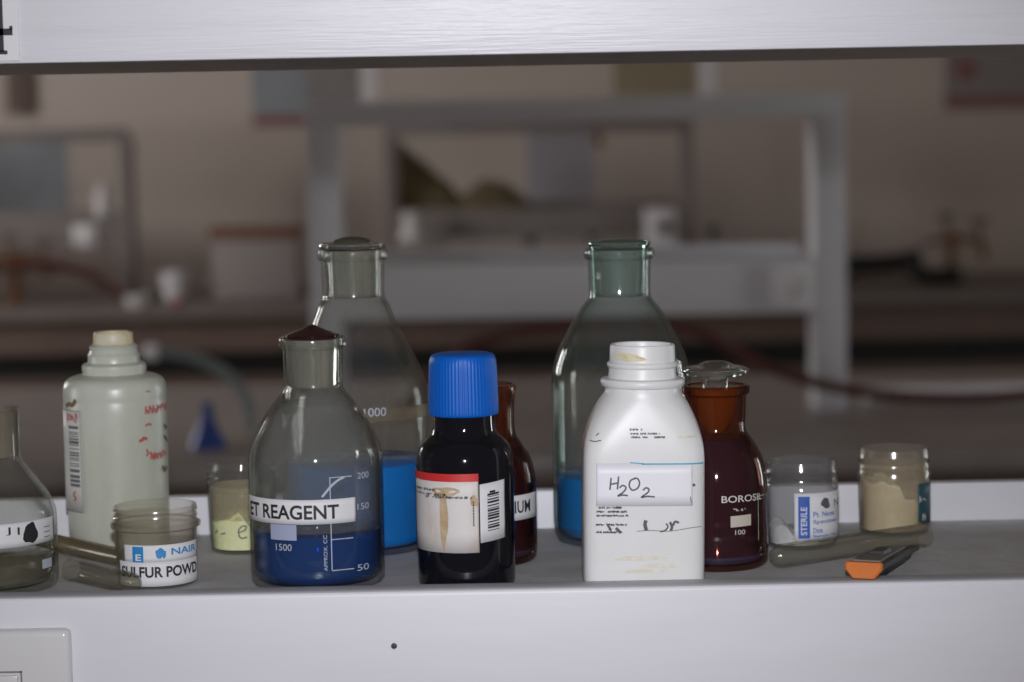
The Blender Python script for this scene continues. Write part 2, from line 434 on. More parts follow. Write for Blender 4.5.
# ------------------------------------------------------------------ benches
BT = S - .30                                       # bench top
def bench(x0, x1, y0, y1, label, top='bench'):
    r = empty('lab_bench', ((x0 + x1) / 2, (y0 + y1) / 2, 0), label, 'lab bench')
    w_, d_ = (x1 - x0) / 2, (y1 - y0) / 2
    box('worktop', -w_, w_, -d_, d_, BT - .04, BT, M[top], r, .004)
    box('drawer_row', -w_ + .03, w_ - .03, -d_ + .05, d_ - .05, .76, BT - .04, M['cabinet'], r)
    box('recess', -w_ + .06, w_ - .06, -d_ + .12, d_ - .08, .67, .76, M['rubber'], r)  # gap below the drawers, its shade put in as black
    box('cabinet', -w_ + .03, w_ - .03, -d_ + .05, d_ - .05, .08, .67, M['cabinet'], r)
    box('plinth', -w_ + .06, w_ - .06, -d_ + .10, d_ - .10, 0, .08, M['rubber'], r)
    return r
bench(-1.9, 1.9, -.55, .75, 'stone topped bench under the front shelf rack of bottles')
bench(-3.2, 3.2, 2.75, 4.08, 'blurred stone topped bench in the middle of the room')
bench(-3.7, 3.7, 6.75, 7.99, 'blurred long bench against the back wall', 'bench_dark')

# ------------------------------------------------------------------ shelf racks (origin: bench top, middle, front)
RWD, RD, TZ, UZ = 1.065, .222, .30, .30 + .2817
def rack(loc, label, rz=0, pm='paint', um='brushed', wide=RWD, pw=.062):
    r = empty('shelf_rack', loc, label, 'shelf rack', None, rz)
    h = wide / 2
    bm = bmesh.new(); add_box(bm, -h + pw, h - pw, .0182, RD - .0002, TZ - .018, TZ); from_bm('lower_shelf', bm, M['tray'], r)
    bm = bmesh.new(); add_box(bm, -h + pw, h - pw, 0, .018, TZ - .105, TZ + .006, .003, 4); fb = from_bm('front_board', bm, M[pm], r)
    fb.data.materials.append(M['lip'])
    for p in fb.data.polygons: p.material_index = 1 if p.normal.z > .6 else 0
    bm = bmesh.new(); add_box(bm, -h + pw, h - pw, RD, RD + .012, TZ - .05, TZ + .0235, .0015); from_bm('rear_board', bm, M[pm], r)
    bm = bmesh.new(); add_box(bm, -h, h, .0135, RD - .045, UZ + .0002, UZ + .018); from_bm('upper_shelf', bm, M['bare'], r)
    bm = bmesh.new(); add_box(bm, -h, h, 0, .0132, UZ, UZ + .046, .0012); from_bm('upper_front_board', bm, M[um], r)
    for sx in (-1, 1):
        a, b = sorted((sx * h, sx * (h - pw)))
        bm = bmesh.new(); add_box(bm, a, b, 0, .12, 0, UZ - .0003, .002); from_bm('post', bm, M[pm], r)
    return r
rack((-.02, 0, BT), 'white painted two tier shelf rack in front carrying the reagent bottles')
YF = 3.37
rack((ony(578, 262, YF).x, YF, BT), 'blurred white shelf rack standing on the middle bench')
YB = 7.3
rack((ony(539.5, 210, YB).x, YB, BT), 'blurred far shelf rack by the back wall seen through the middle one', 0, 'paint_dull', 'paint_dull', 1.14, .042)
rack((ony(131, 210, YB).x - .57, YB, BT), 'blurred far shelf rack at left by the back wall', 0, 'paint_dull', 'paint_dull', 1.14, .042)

# ------------------------------------------------------------------ 1 big round bottles of clear glass
def neck_stopper(b, plug, knob, head, pmat, kmat):
    lathe('stopper', [(0, plug[0][1])] + plug + [(0, plug[-1][1])], pmat, b.root)
    k = lathe('stopper_head', [(0, head[0][1])] + head + [(0, head[-1][1])], kmat, b.root)
    return k
def smooth_shoulder(side, keep): return chaikin(side[:-keep], 1) + side[-keep:]
def liquid(name, b, R, top, m, r0=.93, bottom=.004):
    pr = [(0, bottom), (R * r0 * .96, bottom), (R * r0, bottom + .001), (R, bottom + .006), (R, top - .0004), (R - .0008, top), (0, top)]
    return lathe(name, pr, m, b.root)

# --- front bottle with the paper strip
b = Round('reagent_bottle', 316.5, 500, .060, 'stoppered clear glass bottle of dark blue liquid with a paper strip reading ET REAGENT', 'bottle')
R = 67 * b.k
side = b.prof([(474, 67), (462, 67), (454, 66.6), (446, 64.8), (437, 61.6), (429, 57.8), (420, 53.3), (412, 48.4), (404, 42.4), (397, 36.5), (392, 32.4), (387.5, 29.6), (382, 29.2), (366, 29.6), (348.6, 30), (347.4, 32.4), (345.6, 33.4), (340, 33.6), (337.4, 33), (336.2, 31.2)])
outer = [(R * .90, 0), (R * .96, .001), (R * .99, .003), (R, .007)] + smooth_shoulder(side, 9)
lathe('glass_body', shell(outer, .0016, .0035), M['glass'], b.root)
liquid('blue_liquid', b, R - .0018, b.z(527), M['blue_dark'])
pl = b.prof([(386, 24), (384, 25.5), (338.6, 27)])
lathe('stopper', [(0, pl[0][1])] + pl + [(0, pl[-1][1])], M['plug'], b.root)
hd = b.prof([(338.5, 24), (336.6, 26.6), (334.4, 26.8), (332.5, 22), (329.5, 13), (326, 5), (324.6, 2)])
fl_ = [(r_ - .0019, z_) for r_, z_ in outer if b.z(524) < z_ < b.z(400)]
lathe('inner_haze', [(R - .0019, b.z(524))] + fl_ + [(r_ - .0003, z_) for r_, z_ in reversed(fl_)] + [(R - .0022, b.z(524)), (R - .0019, b.z(524))], M['film'], b.root)  # added pale layer that greys what shows through the empty glass
tag(lathe('stopper_head', [(0, hd[0][1])] + hd + [(0, hd[-1][1])], M['maroon'], b.root), 'dark maroon pointed stopper head')
f = b.cyl(R)
uL, vT = b.uv(251.5, 497, R); uR, _ = b.uv(355, 499, R); _, vM = b.uv(312, 500, R); _, vB = b.uv(312, 524.5, R)
uL -= .004
lab = patch(f, uL, uR, vB, vM, 'paper_label', M['paper'], b.root, .0005)
h = vM - vB
Decal(f, .0008).text('ET REAGENT', uL + .0045, b.uv(338.5, 510, R)[0], vB + h * .20, vB + h * .79, bold=.022).done('lettering', M['ink'], lab)
d = Decal(f, .0004)
u0, v0 = b.uv(332, 570, R); _, v1 = b.uv(332, 477, R)
d.stroke([(u0, v0), (u0, v1)], .0005)
for py in (477, 539, 570):
    _, v = b.uv(340, py, R); d.stroke([(u0, v), (u0 + .0125, v)], .0005)
for s_, py in (('200', 476), ('150', 507), ('50', 568)):
    u, v = b.uv(357, py, R); d.text(s_, u, u + .0082, v - .0016, v + .0018)
ua, va = b.uv(326, 571, R); _, vb_ = b.uv(326, 535, R)
d.text('APPROX. CC', ua - .001, ua + .001, va, vb_, vertical=True)
u, v = b.uv(276.5, 550, R); d.text('1500', u, u + .0095, v, v + .0036)
d.stroke([b.uv(322, 497, R), b.uv(326, 492, R), b.uv(331, 486, R), b.uv(338, 480, R), b.uv(344, 477, R)], .0012)
d.done('graduation_marks', M['enamel'], b.root)
u0, v0 = b.uv(271.5, 539, R); u1, v1 = b.uv(296.5, 525, R)
Decal(f, .00045).rect(u0, u1, v0, v1).done('frosted_patch', M['enamel_grey'], b.root)

# --- tall bottle behind it
b = Round('reagent_bottle', 356.5, 420, .171, 'tall clear stoppered bottle of blue liquid behind the ET REAGENT bottle', 'bottle')
R = 75 * b.k
side = b.prof([(425, 75), (412, 75), (399, 73.6), (385, 70.6), (370, 65.6), (359, 60.4), (348, 54.8), (337, 49), (326, 43.6), (314, 38.8), (304, 35.2), (299, 31.5), (294, 30.6), (275, 31), (260.5, 31.4), (259, 34), (257, 35), (252, 35.2), (249.5, 34.4), (248.2, 32.4)])
outer = [(R * .90, 0), (R * .95, .001), (R * .985, .004), (R, .011)] + smooth_shoulder(side, 8)
lathe('glass_body', shell(outer, .0018, .004), M['glass'], b.root)
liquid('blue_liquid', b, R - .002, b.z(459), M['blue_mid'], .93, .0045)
pl = b.prof([(297, 25), (295, 27), (250, 28.5)])
lathe('stopper', [(0, pl[0][1])] + pl + [(0, pl[-1][1])], M['plug'], b.root)
hd = b.prof([(249.5, 28), (247, 33), (243.5, 33), (242, 30)])
hs = lathe('stopper_head', [(0, hd[0][1])] + hd + [(0, hd[-1][1])], M['knob_glass'], b.root)
dm = b.prof([(241.9, 19), (239.5, 17), (237.6, 11), (236.8, 5)])
lathe('dome', [(0, dm[0][1])] + dm + [(0, dm[-1][1])], M['knob_olive'], hs)
f = b.cyl(R)
u0, v0 = b.uv(352, 423, R); u1, v1 = b.uv(427, 403, R)
for p in Decal(f, .0002).rect(u0, u1, v0, v1).done('tan_band', M['band_tan'], b.root).data.polygons: p.use_smooth = True
u, v = b.uv(364, 417, R)
Decal(f, .0004).text('1000', u, u + .013, v, v + .005).done('graduation_marks', M['enamel'], b.root)

# --- tall greenish bottle at right
b = Round('reagent_bottle', 621.5, 420, .178, 'tall greenish glass bottle of blue liquid behind the white plastic bottle', 'bottle')
R = 69.5 * b.k
side = b.prof([(392, 69.5), (382, 69.3), (372, 68.5), (356, 65), (340, 58), (320, 47), (308, 39.5), (302, 34.5), (298, 31.5), (293, 30.2), (275, 30.6), (259.5, 31), (258, 33.6), (256, 35), (251, 35.2), (249, 34.2), (247.5, 32)])
outer = [(R * .88, 0), (R * .94, .001), (R * .98, .005), (R, .013)] + smooth_shoulder(side, 8)
lathe('glass_body', shell(outer, .0018, .004), M['glass_green'], b.root)
liquid('blue_liquid', b, R - .002, b.z(472), M['blue_teal'], .91, .0045)
pl = b.prof([(296, 23.5), (294, 25.5), (249.5, 27)])
lathe('stopper', [(0, pl[0][1])] + pl + [(0, pl[-1][1])], M['plug_green'], b.root)
hd = b.prof([(249.4, 27), (247, 29), (244.5, 31), (242, 31), (240.5, 27), (239, 18), (238, 8)])
lathe('stopper_head', [(0, hd[0][1])] + hd + [(0, hd[-1][1])], M['knob_green'], b.root)

# --- clear bottle cut by the left edge
b = Round('reagent_bottle', -14, 500, .062, 'open clear glass bottle of colourless liquid at the left edge of the photo', 'bottle')
R = 69 * b.k
side = b.prof([(520, 69), (512, 68.6), (504, 66.5), (495, 62), (485, 55), (474, 47), (465, 40), (460, 36.6), (455, 35.6), (435, 35.6), (414, 36.2), (411, 37), (408.5, 36)])
outer = [(R * .90, 0), (R * .96, .001), (R * .99, .003), (R, .007)] + smooth_shoulder(side, 5)
lathe('glass_body', shell(outer, .0018, .0045), M['glass'], b.root)
liquid('clear_liquid', b, R - .002, b.z(556), M['clear_liquid'], .93, .005)
nk = b.prof([(457, 31), (455, 33), (410, 33.6)])
lathe('ground_neck', [(r_, z_) for r_, z_ in nk] + [(r_ - .0012, z_) for r_, z_ in reversed(nk)] + [nk[0]], M['residue'], b.root)
f = b.cyl(R)
uL, _ = b.uv(-40, 520, R); uR, vT = b.uv(52.5, 516, R); _, vB = b.uv(30, 545, R); _, vT = b.uv(30, 521, R)
lab = patch(f, uL, uR, vB, vT, 'paper_label', M['paper'], b.root, .0004)
d = Decal(f, .0008)
for px in (-6, 8, 17): 
    u, v = b.uv(px, 531, R); d.rect(u, u + .0012, v - .002, v + .002)
u, v = b.uv(30, 533, R); d.blob(u, v, .0042, .0062, 3)
for k in range(3):
    u, v = b.uv(43, 527 + 5 * k, R); d.stroke([(u, v), (u + .005, v)], .0004)
u, v = b.uv(-2, 536, R); d.stroke([(u - .012, v), (u + .006, v)], .0003)
d.done('lettering', M['ink'], lab)
u0, v0 = b.uv(42, 569, R); u1, v1 = b.uv(51, 557, R)
Decal(f, .0004).rect(u0, u1, v0, v1).done('frosted_patch', M['enamel'], b.root)

# ------------------------------------------------------------------ amber bottles
def amber_bottle(px, py, Y, pts, Rpx, level, lm, label, flange):
    b = Round('amber_bottle', px, py, Y, label, 'bottle')
    R = Rpx * b.k
    side = b.prof(pts)
    outer = [(R * .90, 0), (R * .95, .001), (R * .985, .003), (R, .008)] + chaikin(side[:-4], 1) + side[-4:]
    lathe('glass_body', shell(outer, .0016, .0035), M['amber'], b.root)
    # the liquid fills the shoulder, so it follows the wall
    top = b.z(level)
    pr = [(0, .004), (R * .88, .004), (R * .96, .0065)] + [(r_ - .0019, z_) for r_, z_ in outer[3:] if z_ < top]
    pr += [(pr[-1][0] * .97, top), (0, top)]
    lathe('dark_liquid', pr, lm, b.root)
    return b, R
b, R = amber_bottle(716.5, 480, .091, [(500, 51), (488, 51), (477, 50.2), (468, 48.8), (460, 46.8), (453, 44.2), (446, 40.6), (440, 36.8), (435, 32.8), (430, 29.8), (424, 29.2), (410, 29.8), (395, 30.6), (392.5, 33.6), (386.5, 34.2), (384.5, 31.5)], 51, 437, M['red_dark'],
                    'amber glass bottle with flat clear stopper and white BOROSIL print beside the white plastic bottle', None)
pl = b.prof([(432, 9), (420, 17), (395, 24), (386, 25)])
tag(lathe('stopper', [(0, pl[0][1])] + pl + [(0, pl[-1][1])], M['amber_plug'], b.root), 'amber tinted ground plug')
hd = b.prof([(388, 13.5), (378, 12.6), (376.5, 14), (374.5, 30), (372, 33.3), (369, 33.4), (366.8, 29), (366, 19), (363.5, 16), (361.5, 11), (360.5, 4)])
tag(lathe('stopper_head', [(0, hd[0][1])] + hd + [(0, hd[-1][1])], M['knob_glass'], b.root), 'flat clear glass stopper disc')
f = b.cyl(R)
d = Decal(f, .0004)
u, v = b.uv(721.5, 503, R); u1, v1 = b.uv(760, 495, R)
d.text('BOROSIL', u, u1 + .001, v, v + .0038, bold=.01)
u, v = b.uv(733, 511, R); d.scrawl(u, u + .0075, v - .0004, v + .0014, .0004, 5)
u, v = b.uv(735, 533, R); d.text('100', u, u + .006, v - .001, v + .0016)
u0, v0 = b.uv(758, 540, R); _, v1 = b.uv(758, 496, R); d.stroke([(u0, v0), (u0, v1), ], .0003); d.stroke([(u0, v1), (u0 + .006, v1)], .0003)
d.done('printed_marks', M['label_old'], b.root)
u0, v0 = b.uv(730.5, 527.5, R); u1, v1 = b.uv(750.5, 514.5, R)
o = Decal(f, .0004).rect(u0, u1, v0, v1, skew=.03).done('writing_patch', M['enamel_tan'], b.root)

b, R = amber_bottle(485, 470, .118, [(496, 51), (484, 51), (474, 50), (465, 48.2), (457, 45.6), (450, 42.2), (444, 38.2), (439, 34.4), (434, 31.4), (428, 30.4), (410, 30.4), (398, 30.8), (394, 31.4), (391.5, 32.4), (386.5, 32.8), (384, 31.5)], 51, 446, M['brown_dark'],
                    'amber bottle with a white label reading IUM half hidden behind the blue capped bottle', None)
f = b.cyl(R)
u0, vB = b.uv(500, 522, R); _, vT = b.uv(512, 496, R); u1, _ = b.uv(533.5, 500, R)
lab = patch(f, u0 - .004, u1 + .003, vB, vT, 'paper_label', M['paper'], b.root, .0005)
u, _ = b.uv(514, 508, R); ue, _ = b.uv(529, 508, R)
h = vT - vB
Decal(f, .0008).text('IUM', u, ue, vB + h * .28, vB + h * .78, bold=.015).done('lettering', M['ink'], lab)

# ------------------------------------------------------------------ blue capped dark bottle
b = Round('chemical_bottle', 465.5, 500, .046, 'dark round bottle with a blue screw cap and stained red topped label', 'bottle')
R = 48.6 * b.k
side = b.prof([(466, 48.6), (457, 48.2), (450, 46.8), (444, 44), (439, 39.5), (435, 34.5), (430, 32), (424, 31), (411, 31)])
outer = [(0, 0), (R * .95, 0), (R * .99, .0015), (R, .004)] + chaikin(side, 1)
lathe('glass_body', outer + [(0, outer[-1][1])], M['dark_glass'], b.root)
cp = b.prof([(414, 33.6), (413, 34.6), (408, 34.7), (385, 34.2), (362, 33.4), (356.5, 32.4), (354, 30.6), (352.6, 26)])
ztop = cp[-1][1]
def ribs(r, z, a): return r * (1 + (.010 * math.sin(60 * a) if cp[0][1] < z < cp[4][1] + .001 else 0))
tag(lathe('screw_cap', [(0, cp[0][1])] + chaikin(cp, 1) + [(0, ztop + .0003)], M['cap_blue'], b.root, seg=240, rfun=ribs, smooth=50), 'ribbed bright blue cap')
f = b.cyl(R)
uL, _ = b.uv(418, 500, R); uR, vB = b.uv(479.5, 552.5, R); _, vT = b.uv(462, 474.5, R); _, vR = b.uv(462, 482, R)
lab = patch(f, uL - .012, uR, vB, vT, 'printed_label', M['label_paper'], b.root)
Decal(f, .0006).rect(uL - .012, uR, vR, vT + .0002).done('red_band', M['red_print'], lab)
d = Decal(f, .0007)
for k, (pa, pb, py) in enumerate(((419, 436, 487), (419, 446, 491.5), (427, 472, 496))):
    u, v = b.uv(pa, py, R); u1, _ = b.uv(pb, py, R); d.scrawl(u - (.004 if k < 2 else 0), u1, v - .0006, v + .0009, .00045, 20 + k)
u, v = b.uv(473, 526, R); _, v1 = b.uv(473, 500, R)
for k in range(9): d.rect(u, u + .0007, v + k * .0015, v + k * .0015 + .0011)
d.done('lettering', M['ink'], lab)
d = Decal(f, .00055)
u, v = b.uv(444, 520, R)
d.blob(u, v, .0022, .017, 4); d.blob(u + .001, b.uv(444, 492, R)[1], .007, .003, 8); d.blob(b.uv(474, 501, R)[0], b.uv(474, 501, R)[1], .0022, .003, 9)
d.done('stain', M['stain'], lab)
u0, vB = b.uv(480.5, 543, R); u1, _ = b.uv(505, 538, R); _, vT = b.uv(481.5, 484.5, R)
sk = .10
lab2 = patch(f, u0, u1, vB, vT, 'barcode_label', M['paper'], b.root, .0004, sk)
d = Decal(f, .0007)
ua, va = b.uv(487.5, 531, R); ub, vb_ = b.uv(498, 494, R)
rn = random.Random(3); v = va
while v < vb_:
    t_ = rn.choice((.0004, .0007, .0011)); d.rect(ua, ub, v, v + t_, skew=sk); v += t_ + rn.choice((.0004, .0006, .0009))
u, v = b.uv(489, 493, R); d.rect(u, u + .0035, v, v + .0012, skew=sk)
d.done('barcode', M['ink'], lab2)

# ------------------------------------------------------------------ aged plastic bottle at left
b = Round('plastic_bottle', 117, 450, .187, 'aged greenish white open plastic bottle with red handwriting', 'bottle')
R = 51 * b.k
side = b.prof([(505, 50), (470, 50.6), (430, 51), (402, 51.4), (398, 50.8), (394, 51.2), (389, 51), (384, 50.4), (380, 48.6), (377, 45.6), (375, 41), (373.6, 35), (373, 31)])
neck = b.prof([(372, 31), (369, 31.8), (364.5, 31.6), (363, 30), (361.5, 26), (357, 25.4), (354.5, 25.8), (352.5, 24.2), (349, 23.2), (347, 24), (345, 22.6), (343.6, 20.4)])
outer = [(R * .88, 0), (R * .94, .001), (R * .965, .004)] + chaikin(side, 1) + neck
wall = [(0, 0)] + outer + [(outer[-1][0] - .0016, outer[-1][1]), (outer[-1][0] - .0018, b.z(372)), (R * .6, b.z(384)), (R - .003, b.z(400)), (R - .004, .003), (0, .003)]
lathe('bottle_body', wall, M['hdpe_old'], b.root)
ins = b.prof([(346, 18.8), (343.4, 19.9), (333.5, 19.3), (331.8, 18.4)])
tag(lathe('neck_insert', ins + [(ins[-1][0] - .0014, ins[-1][1]), (ins[0][0] - .002, ins[0][1]), ins[0]], M['yellow_old'], b.root), 'yellowed inner neck ring')
f = b.cyl(R)
u0, vB = b.uv(67.5, 509, R); u1, _ = b.uv(84, 507, R); _, vT = b.uv(80, 411, R)
u0 -= .006
lab = patch(f, u0, u1, vB, vT, 'barcode_label', M['label_old'], b.root, .0004)
d = Decal(f, .0007)
ua, va = b.uv(72.5, 486, R); ub, vb_ = b.uv(79, 427, R); rn = random.Random(5); v = va
ua -= .001
while v < vb_:
    t_ = rn.choice((.0006, .001, .0018)); d.rect(ua, ub, v, v + t_); v += t_ + rn.choice((.0005, .0008, .0016))
for q in ((u0, u0 + .0004), (u1 - .0004, u1)): d.rect(q[0], q[1], vB, vT)
d.rect(u0, u1, vB, vB + .0004).rect(u0, u1, vT - .0004, vT)
d.done('barcode', M['pencil'], lab)
d = Decal(f, .0008)
ua, va = b.uv(68.5, 422, R); ub, vb_ = b.uv(78, 413, R); d.scrawl(ua, ub, va, vb_, .001, 4); d.scrawl(ua, ub, va + .001, vb_ - .001, .001, 5)
d.done('red_lettering', M['red_ink'], lab); d = Decal(f, .0008)
ua, va = b.uv(76, 501, R); _, vb_ = b.uv(76, 491, R)
d.stroke([(ua - .001, va), (ua + .0012, va + .0018), (ua - .0012, va + .0035), (ua + .001, vb_)], .0012)
d.done('red_lettering', M['red_ink'], lab)
d = Decal(f, .0005)
def W(pts, wd=.0013): d.stroke([b.uv(x, y, R) for x, y in pts], wd)
for x0_, x1_, y_, q in ((145, 166, 410, 31), (149, 166, 456.5, 34)):
    ua, va = b.uv(x0_, y_, R); ub, _ = b.uv(x1_, y_, R); d.scrawl(ua, ub, va - .0026, va + .0024, .0011, q); d.scrawl(ua + .001, ub, va - .002, va + .0016, .0009, q + 9)
W([(145, 426), (148, 424), (151, 425)], .0013); W([(138.5, 441), (142, 440), (143, 438), (147, 439)], .0018); W([(146, 449), (147.5, 453), (146, 456)], .0013)
W([(145, 392), (148, 391), (150, 392)], .0007)
d.done('red_handwriting', M['red_ink'], b.root)
d = Decal(f, .0005)
W([(66.5, 406), (70, 404), (73, 405), (76, 400)], .0026); d.done('brown_stain', M['stain_brown'], b.root); d = Decal(f, .0005); W([(163, 424), (165, 428), (166, 425)], .0022); W([(163, 436), (165, 438), (166.5, 441)], .0022); W([(162, 466), (164, 470), (166, 466)], .0026)
d.done('brown_stain', M['stain_brown'], b.root)

# ------------------------------------------------------------------ white square bottle
YH, HX, HY = .0435, 60.2, 44.5
k = scale(YH); pb = ony(641.2, 500, YH)
root = empty('plastic_bottle', (pb.x, YH, S), 'white square shouldered open plastic bottle handwritten H2O2', 'bottle')
root.rotation_euler.y = .014; root.location.z += HX * k * .014
def hz(py): return ony(642.8, py, YH).z - S
rings = [(0, 57, 42, 7), (.0015, 59.2, 43.6, 7), (.004, HX, HY, 7)] + [(hz(py), a, c, n) for py, a, c, n in (
    (560, 60.2, 44.5, 7), (520, 60.2, 44.5, 7), (480, 60.2, 44.5, 7), (455, 60.1, 44.4, 7), (446, 59.6, 44.2, 6.5), (438, 58.5, 43.8, 5.5), (429, 56.2, 43.2, 4.5), (420, 53.2, 42.2, 3.8), (411, 49.3, 41, 3.2), (403, 45.3, 39.6, 2.7), (397, 41.5, 38.4, 2.3), (393, 38.6, 37.4, 2.05),
    (390, 37.2, 37.2, 2), (387, 37.2, 37.2, 2), (386, 40.5, 40.5, 2), (384, 41.8, 41.8, 2), (380.5, 42, 42, 2), (378.6, 40.6, 40.6, 2), (377.8, 34, 34, 2), (368, 33.2, 33.2, 2), (366.8, 34.8, 34.8, 2), (364.6, 35.4, 35.4, 2), (362.6, 34.6, 34.6, 2), (361.5, 32.8, 32.8, 2), (347, 32.4, 32.4, 2), (345, 31.8, 31.8, 2), (344.4, 30.8, 30.8, 2),
    (344.8, 28.4, 28.4, 2), (347, 27.8, 27.8, 2), (388, 28, 28, 2), (400, 34, 32, 2.3), (440, 54, 40, 5), (570, 56, 41, 7))]
bm = bmesh.new(); prev = None; seg = 112
for z_, a, c, n in rings:
    ring = []
    for i in range(seg):
        t = 2 * math.pi * i / seg; ct, st = math.cos(t), math.sin(t)
        q = (abs(ct) ** n + abs(st) ** n) ** (-1 / n)
        ring.append(bm.verts.new((a * k * ct * q, c * k * st * q, z_)))
    if prev:
        for i in range(seg): bm.faces.new((prev[i], prev[(i + 1) % seg], ring[(i + 1) % seg], ring[i]))
    else: bm.faces.new(ring[::-1])
    prev = ring
bm.faces.new(prev)
from_bm('bottle_body', bm, M['hdpe'], root, smooth=40)
def hmap(u, v, lift):
    # front face follows the body's section; above the body the shoulder leans back
    a, c, n = HX, HY, 7.0
    for (z0, a0, c0, n0), (z1, a1, c1, n1) in zip(rings, rings[1:24]):
        if z0 <= v <= z1 and z1 > z0:
            t = (v - z0) / (z1 - z0); a, c, n = a0 + (a1 - a0) * t, c0 + (c1 - c0) * t, n0 + (n1 - n0) * t
    q = min(abs(u) / (a * k), .9995)
    return Vector((u, -(c * k) * (1 - q ** n) ** (1 / n) - lift, v))
def huv(px, py):
    p = ony(px, py, YH - HY * k); return p.x - pb.x, p.z - S
def hrect(d, x0, y0, x1, y1, **kw):
    u0, v0 = huv(x0, y1); u1, v1 = huv(x1, y0); d.rect(u0, u1, v0, v1, **kw)
u0, v0 = huv(595, 508); u1, v1 = huv(691, 463)
lab = patch(hmap, u0, u1, v0, v1, 'label', M['label_lav'], root, .0003)
d = Decal(hmap, .0006); hrect(d, 640, 463, 702, 465.6); d.stroke([huv(628, 463.5), huv(642, 464.5)], .0006); d.done('blue_line', M['blue_line'], lab)
d = Decal(hmap, .0007)
def H(pts, wd=.00085): d.stroke([huv(x, y) for x, y in pts], wd)
H([(609.5, 479), (608.5, 491)]); H([(617, 477.5), (616, 490.5)]); H([(609, 485.5), (616.5, 484)])
H([(618, 489), (621, 486.5), (624.5, 488.5), (622, 493), (616.5, 497), (621, 496), (626.5, 496.5)])
H([(634, 479), (629, 481.5), (627.8, 487), (631, 491), (636, 489), (638, 484), (636, 479.5), (632.5, 479)])
H([(641.5, 491), (644.5, 488.5), (647.5, 490), (646, 493.5), (640, 498), (646, 497), (653.5, 497.5)])
d.done('handwriting', M['pencil'], lab)
d = Decal(hmap, .0006)
for i, (x0, x1, y) in enumerate(((596, 621, 509), (596, 627, 513), (596, 627, 517), (595.5, 629, 526), (595.5, 622, 533.5))):
    ua, va = huv(x0, y + 1.3); ub, vb_ = huv(x1, y - 1.3); d.scrawl(ua, ub, va, vb_, .0006, 40 + i)
H([(607, 527), (610, 531), (608, 530)], .0012); H([(615, 529), (620, 534)], .0016)
H([(645, 521), (644, 525), (645.5, 531)], .0019); H([(659, 532), (664, 531), (667, 527), (665, 524)], .0008); H([(669, 522.5), (671, 527), (670, 531)], .0014); H([(672, 526), (674, 522), (678, 523)], .0012)
H([(692, 484), (693, 486.5)], .0014); H([(689, 497), (690, 503)], .0004)
H([(636, 532), (650, 531), (668, 531.5), (690, 528), (701, 527)], .0003)
d.done('lettering', M['pencil'], root)
d = Decal(hmap, .0006)
for i, (x0, x1, y) in enumerate(((628, 640, 430.5), (628, 662, 434.5), (629, 663, 438))):
    ua, va = huv(x0, y + 1.4); ub, vb_ = huv(x1, y - 1.2); d.scrawl(ua, ub, va, vb_, .00045, 60 + i)
H([(588, 443), (593, 443.5), (599, 442)], .0005); H([(594, 438), (597, 435)], .0005)
d.done('lettering', M['pencil'], root)
for i, (x, y, rx, ry) in enumerate(((640, 559, 26, 2.2), (662, 566, 18, 2.4), (640, 572, 26, 1.8), (686, 437, 9, 1.6))):
    u, v = huv(x, y); Decal(hmap, .0005).blob(u, v, rx * k, ry * k, 70 + i, 40).done('stain', M['stain_pale'], root)
b2 = Round.__new__(Round); b2.x, b2.Y, b2.z0, b2.px, b2.k = pb.x, YH, S, 643, k
Rn = 33.0 * k
d = Decal(b2.cyl(Rn), .0005)
u, v = b2.uv(625, 358.5, Rn); d.blob(u, v, .0085, .0022, 81)
d.done('neck_stain', M['stain_neck'], root)

# ------------------------------------------------------------------ sample jars
def jar(px, py, Y, pts, base_hw, m, label, cat='jar'):
    b = Round('sample_jar', px, py, Y, label, cat)
    side = b.prof(pts)
    R0 = base_hw * b.k
    outer = [(R0 * .94, 0), (R0 * .985, .0008), (R0, .0025)] + side
    lathe('jar_body', shell(outer, .0011, .002), m, b.root)
    return b
def heap(name, b, R, prof_fn, m, bottom=.0025):
    """powder lying in a jar: flat below, uneven on top"""
    bm = bmesh.new(); seg, rn_ = 40, 12
    top = [[None] * seg for _ in range(rn_ + 1)]
    c = bm.verts.new((0, 0, prof_fn(0, 0)))
    for j in range(1, rn_ + 1):
        for i in range(seg):
            a = 2 * math.pi * i / seg; r_ = R * j / rn_
            x, y = r_ * math.cos(a), r_ * math.sin(a)
            top[j][i] = bm.verts.new((x, y, prof_fn(x, y)))
    low = [bm.verts.new((R * .95 * math.cos(2 * math.pi * i / seg), R * .95 * math.sin(2 * math.pi * i / seg), bottom)) for i in range(seg)]
    for i in range(seg):
        j2 = (i + 1) % seg
        bm.faces.new((c, top[1][i], top[1][j2]))
        for j in range(1, rn_): bm.faces.new((top[j][i], top[j + 1][i], top[j + 1][j2], top[j][j2]))
        bm.faces.new((top[rn_][i], low[i], low[j2], top[rn_][j2]))
    bm.faces.new(low[::-1])
    return from_bm(name, bm, m, b.root, smooth=60)

